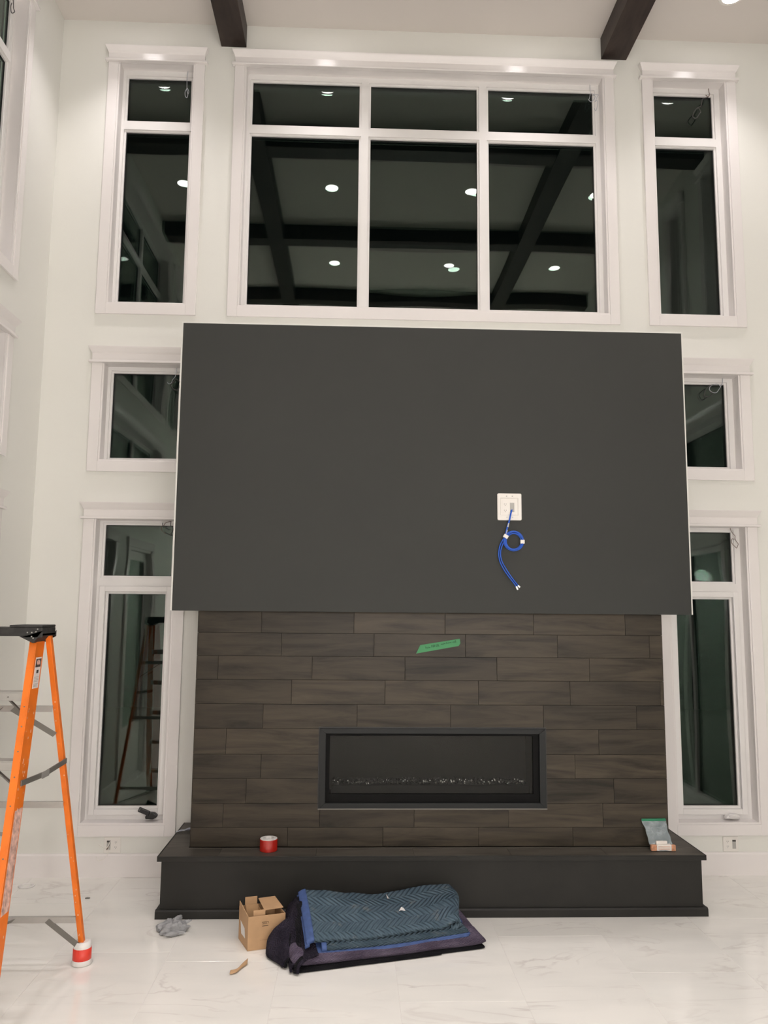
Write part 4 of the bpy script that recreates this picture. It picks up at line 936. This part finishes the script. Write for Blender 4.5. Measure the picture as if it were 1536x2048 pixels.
# ------------------------------------------------------------------ open cardboard box
cbx = thing('cardboard_box', 'small open brown cardboard box with flaps up beside the blankets', 'box')
K = Vector((-1.095, -1.243, 0)); U = Vector((0.955, 0.297, 0)); Vv = Vector((-0.395, 0.919, 0)); BW, BD, BH = 0.212, 0.190, 0.180
def bp(a, b, z): return K+U*a+Vv*b+Vector((0, 0, z))
tk = 0.004
def slab_pts(name, q, n_, mt_, parent, label=None, t=tk):
    n_ = Vector(n_).normalized()*t; bm = NB(); hexa(bm, [Vector(p) for p in q]+[Vector(p)+n_ for p in q]); return ob(name, bm, mt_, parent, bevel=0.0008, label=label)
fr = slab_pts('front_wall', [bp(0, 0, 0.0005), bp(BW, 0, 0.0005), bp(BW, 0, BH), bp(0, 0, BH)], Vv, M['card'], cbx)
slab_pts('back_wall', [bp(0, BD, 0.0005), bp(BW, BD, 0.0005), bp(BW, BD, BH), bp(0, BD, BH)], -Vv, M['cardin'], cbx)
slab_pts('left_wall', [bp(0, tk, 0.0005), bp(0, BD-tk, 0.0005), bp(0, BD-tk, BH+0.030), bp(0, tk, BH)], U, M['card'], cbx)
slab_pts('right_wall', [bp(BW, tk, 0.0005), bp(BW, BD-tk, 0.0005), bp(BW, BD-tk, BH), bp(BW, tk, BH)], -U, M['card'], cbx)
slab_pts('bottom', [bp(tk, tk, 0.0010), bp(BW-tk, tk, 0.001), bp(BW-tk, BD-tk, 0.001), bp(tk, BD-tk, 0.001)], (0, 0, 1), M['cardin'], cbx)
# inner dividers and flaps
slab_pts('inner_flap', [bp(0.030, BD-0.010, 0.02), bp(0.100, BD-0.010, 0.02), bp(0.100, BD-0.010, BH+0.048), bp(0.030, BD-0.010, BH+0.048)], -Vv, M['card'], cbx)
slab_pts('inner_flap', [bp(0.032, BD-0.075, 0.02), bp(0.104, BD-0.075, 0.02), bp(0.104, BD-0.020, BH+0.008), bp(0.032, BD-0.020, BH+0.008)], -Vv, M['cardin'], cbx)
slab_pts('inner_flap', [bp(0.035, 0.014, 0.02), bp(0.100, 0.014, 0.02), bp(0.103, 0.022, BH+0.024), bp(0.035, 0.022, BH+0.024)], Vv, M['card'], cbx)
slab_pts('inner_divider', [bp(0.104, 0.012, 0.01), bp(0.104, BD-0.014, 0.01), bp(0.104, BD-0.014, BH-0.004), bp(0.104, 0.012, BH-0.03)], U, M['cardin'], cbx)
slab_pts('top_flap', [bp(0.110, BD-0.002, BH+0.028), bp(BW-0.004, BD-0.002, BH+0.030), bp(BW+0.006, 0.060, BH+0.008), bp(0.108, 0.060, BH+0.004)], (0, 0, 1), M['card'], cbx)
lbq = slab_pts('shipping_label', [bp(-0.0006, 0.050, 0.050), bp(-0.0006, 0.130, 0.050), bp(-0.0006, 0.150, 0.115), bp(-0.0006, 0.066, 0.100)], -U, M['paper'], cbx, 'white paper label', 0.0006)
def stroke(a0, a1, z0, z1):
    slab_pts('print_mark', [bp(a0, -0.0004, z0), bp(a1, -0.0004, z0), bp(a1, -0.0004, z1), bp(a0, -0.0004, z1)], -Vv, M['print'], fr, None, 0.0006)
for a0, a1, z0, z1 in ((0.078, 0.116, 0.1445, 0.147), (0.078, 0.080, 0.139, 0.147), (0.114, 0.116, 0.136, 0.147), (0.080, 0.108, 0.134, 0.136), (0.084, 0.089, 0.138, 0.142), (0.092, 0.096, 0.138, 0.143), (0.099, 0.104, 0.139, 0.143), (0.080, 0.114, 0.1225, 0.1265)): stroke(a0, a1, z0, z1)
for k in range(14): stroke(0.070+k*0.008, 0.070+k*0.008+random.uniform(0.003, 0.006), 0.0500, 0.0515)

# ------------------------------------------------------------------ floor litter
# curled cardboard scrap
cs = tag(grid_obj('cardboard_scrap', lambda u, v: Vector((-1.148, -1.488, 0.004))+Vector((0.078*u+0.006*math.sin(u*6), 0.085*u*u+0.012*u-0.046*v*(1-0.35*u), 0.004+0.018*u*u*(1-v)+0.006*math.sin(v*3.1))), 12, 6, 0.0015, M['card'], None, uvscale=(1, 1)), 'torn curled brown cardboard scrap on the marble floor', 'scrap')
# crumpled grey knit gloves
gv = thing('grey_glove', 'crumpled grey knit work glove on the floor at the hearth corner', 'glove')
def lump(c, ax, rx, ry, rz, seed, name, sq=1.0):
    bm = NB(); bmesh.ops.create_uvsphere(bm, u_segments=36, v_segments=22, radius=1)
    q = Matrix.Rotation(math.radians(ax[2]), 3, 'Z') @ Matrix.Rotation(math.radians(ax[1]), 3, 'Y') @ Matrix.Rotation(math.radians(ax[0]), 3, 'X')
    for v in bm.verts:
        p = v.co.copy(); n_ = noise.noise(p*1.7+Vector((seed, 0, 0)))*0.30+noise.noise(p*4.2+Vector((0, seed, 0)))*0.16
        r = 1+n_; fold = 1-0.22*max(0, math.sin(p.x*9+seed*3+p.y*3))**2
        p = Vector((p.x*rx*r, p.y*ry*r*fold, p.z*rz*r*fold)); p = q@p+Vector(c); p.z = max(p.z, 0.003); v.co = p
    return ob(name, bm, M['cloth'], gv, smooth=True)
lump((-1.600, -0.935, 0.022), (0, 0, 38), 0.078, 0.034, 0.034, 1.0, 'palm')
lump((-1.558, -0.985, 0.026), (0, 0, 32), 0.080, 0.040, 0.042, 2.6, 'cuff')
for i, (x, y, z, a, l, r) in enumerate(((-1.520, -0.945, 0.040, 28, 0.055, 0.014), (-1.530, -0.985, 0.030, 20, 0.060, 0.015), (-1.545, -1.035, 0.018, 25, 0.058, 0.016), (-1.550, -0.930, 0.062, 70, 0.042, 0.017), (-1.590, -0.915, 0.035, 60, 0.045, 0.013))):
    lump((x, y, z), (0, -8+5*i, a), l, r, r*0.9, 5+i*1.7, 'finger')
# small things on the floor
bm = NB(); lathe(bm, [(0.033, 0.0006), (0.052, 0.0006), (0.054, 0.003), (0.050, 0.006), (0.036, 0.006), (0.033, 0.0006)], (0, 0, 0), 40)
o = tag(ob('white_ring', bm, M['paper'], None, smooth=True), 'flat white plastic ring lying on the floor behind the ladder', 'ring'); o.location = (-2.735, -0.185, 0.0); o.rotation_euler = (0, 0, 0.3)
bm = NB(); prism(bm, [(-0.014, -0.006), (0.012, -0.007), (0.016, 0.003), (-0.004, 0.009), (-0.016, 0.002)], 0.0005, 0.005, lambda a, b, c: (-2.246+a, -0.42+b, c)); tag(ob('debris_chip', bm, M['alud'], None), 'tiny dark debris chip on the floor right of the ladder', 'debris')

# ------------------------------------------------------------------ things on the hearth
HZ = 0.3702
rt = thing('red_tape_roll', 'roll of red tape standing flat on the hearth top at left', 'tape')
bm = NB(); lathe(bm, [(0.036, 0.0), (0.054, 0.0), (0.0565, 0.003), (0.0565, 0.068), (0.054, 0.0715)], (0, 0, 0), 36); ob('tape_winding', bm, M['redtape'], rt, smooth=False)
bm = NB(); lathe(bm, [(0.036, 0.0715), (0.0540, 0.0720), (0.0535, 0.0745), (0.036, 0.0745), (0.036, 0.0715)], (0, 0, 0), 36); ob('tape_top', bm, M['paper'], rt, label='white top face of the roll')
bm = NB(); lathe(bm, [(0.033, 0.0), (0.0355, 0.0), (0.0355, 0.0765), (0.033, 0.0765), (0.033, 0.0)], (0, 0, 0), 30); ob('core', bm, M['paper'], rt)
rt.location = (-1.050, -0.662, HZ+0.0002)
# resealable bag leaning on the tiles
bg = thing('resealable_bag', 'clear resealable bag with green zip and small packets on the right hearth end', 'bag')
def bagf(side):
    def fn(u, v):
        w = lin(0.068, 0.082, v)+0.004*math.sin(v*7)
        x = 1.478-0.020*v+(u*2-1)*w
        y = -0.700+0.100*v**0.9; z = HZ+0.003+0.168*v
        bul = 0.016*math.sin(math.pi*u)**0.7*(math.sin(math.pi*min(1, 0.15+v))**0.8)*(1-0.6*v)
        return (x+0.002*math.sin(v*20+u*5), y-side*bul+0.003*noise.noise(Vector((u*4, v*5, side))), z)
    return fn
grid_obj('front_film', bagf(1), 24, 24, 0.0006, M['bag'], bg); grid_obj('back_film', bagf(-0.25), 24, 24, 0.0006, M['bag'], bg)
bm = NB(); bar(bm, (1.378, -0.6015, HZ+0.168), (1.538, -0.6015, HZ+0.170), (0, 0.003, 0), (0, 0.002, 0.0075)); ob('zip_strip', bm, M['zip'], bg, bevel=0.001)
for k, (x, z, w, h, mt_, d) in enumerate(((1.418, 0.020, 0.018, 0.018, 'pack', 0.020), (1.484, 0.022, 0.048, 0.019, 'packw', 0.024), (1.543, 0.019, 0.016, 0.018, 'pack', 0.020), (1.470, 0.052, 0.036, 0.010, 'packw', 0.014))):
    bm = NB(); box(bm, x-w, x+w, -0.700-d*0.25, -0.700+d, HZ+z-h, HZ+z+h); ob('packet', bm, M[mt_], bg, bevel=0.003)
for k, z in enumerate((0.012, 0.020, 0.028)):
    bm = NB(); box(bm, 1.445, 1.520, -0.7068, -0.7058, HZ+z, HZ+z+0.0018); ob('packet_print', bm, M['pack'], bg)
# folded pale plastic strip at the left end, partly behind the breast
tag(grid_obj('plastic_strip', lambda u, v: (lin(-1.722, -1.575, u), lin(-0.262, -0.165, u)-0.055*v*(0.15+u)*(1.35-u*0.5), HZ+0.004+0.020*math.sin(u*2.2)*abs(v-0.5)+0.006*abs(math.sin(u*9+v*3))), 14, 6, 0.0015, M['wirew'], None, smooth=False), 'folded grey-white plastic strip on the left hearth end behind the breast', 'plastic')

# ground outside, in the dark
bm = NB(); box(bm, -14, 14, -14, 12, -0.5, -0.3); o = ob('terrain', bm, M['outside']); o['kind'] = 'structure'
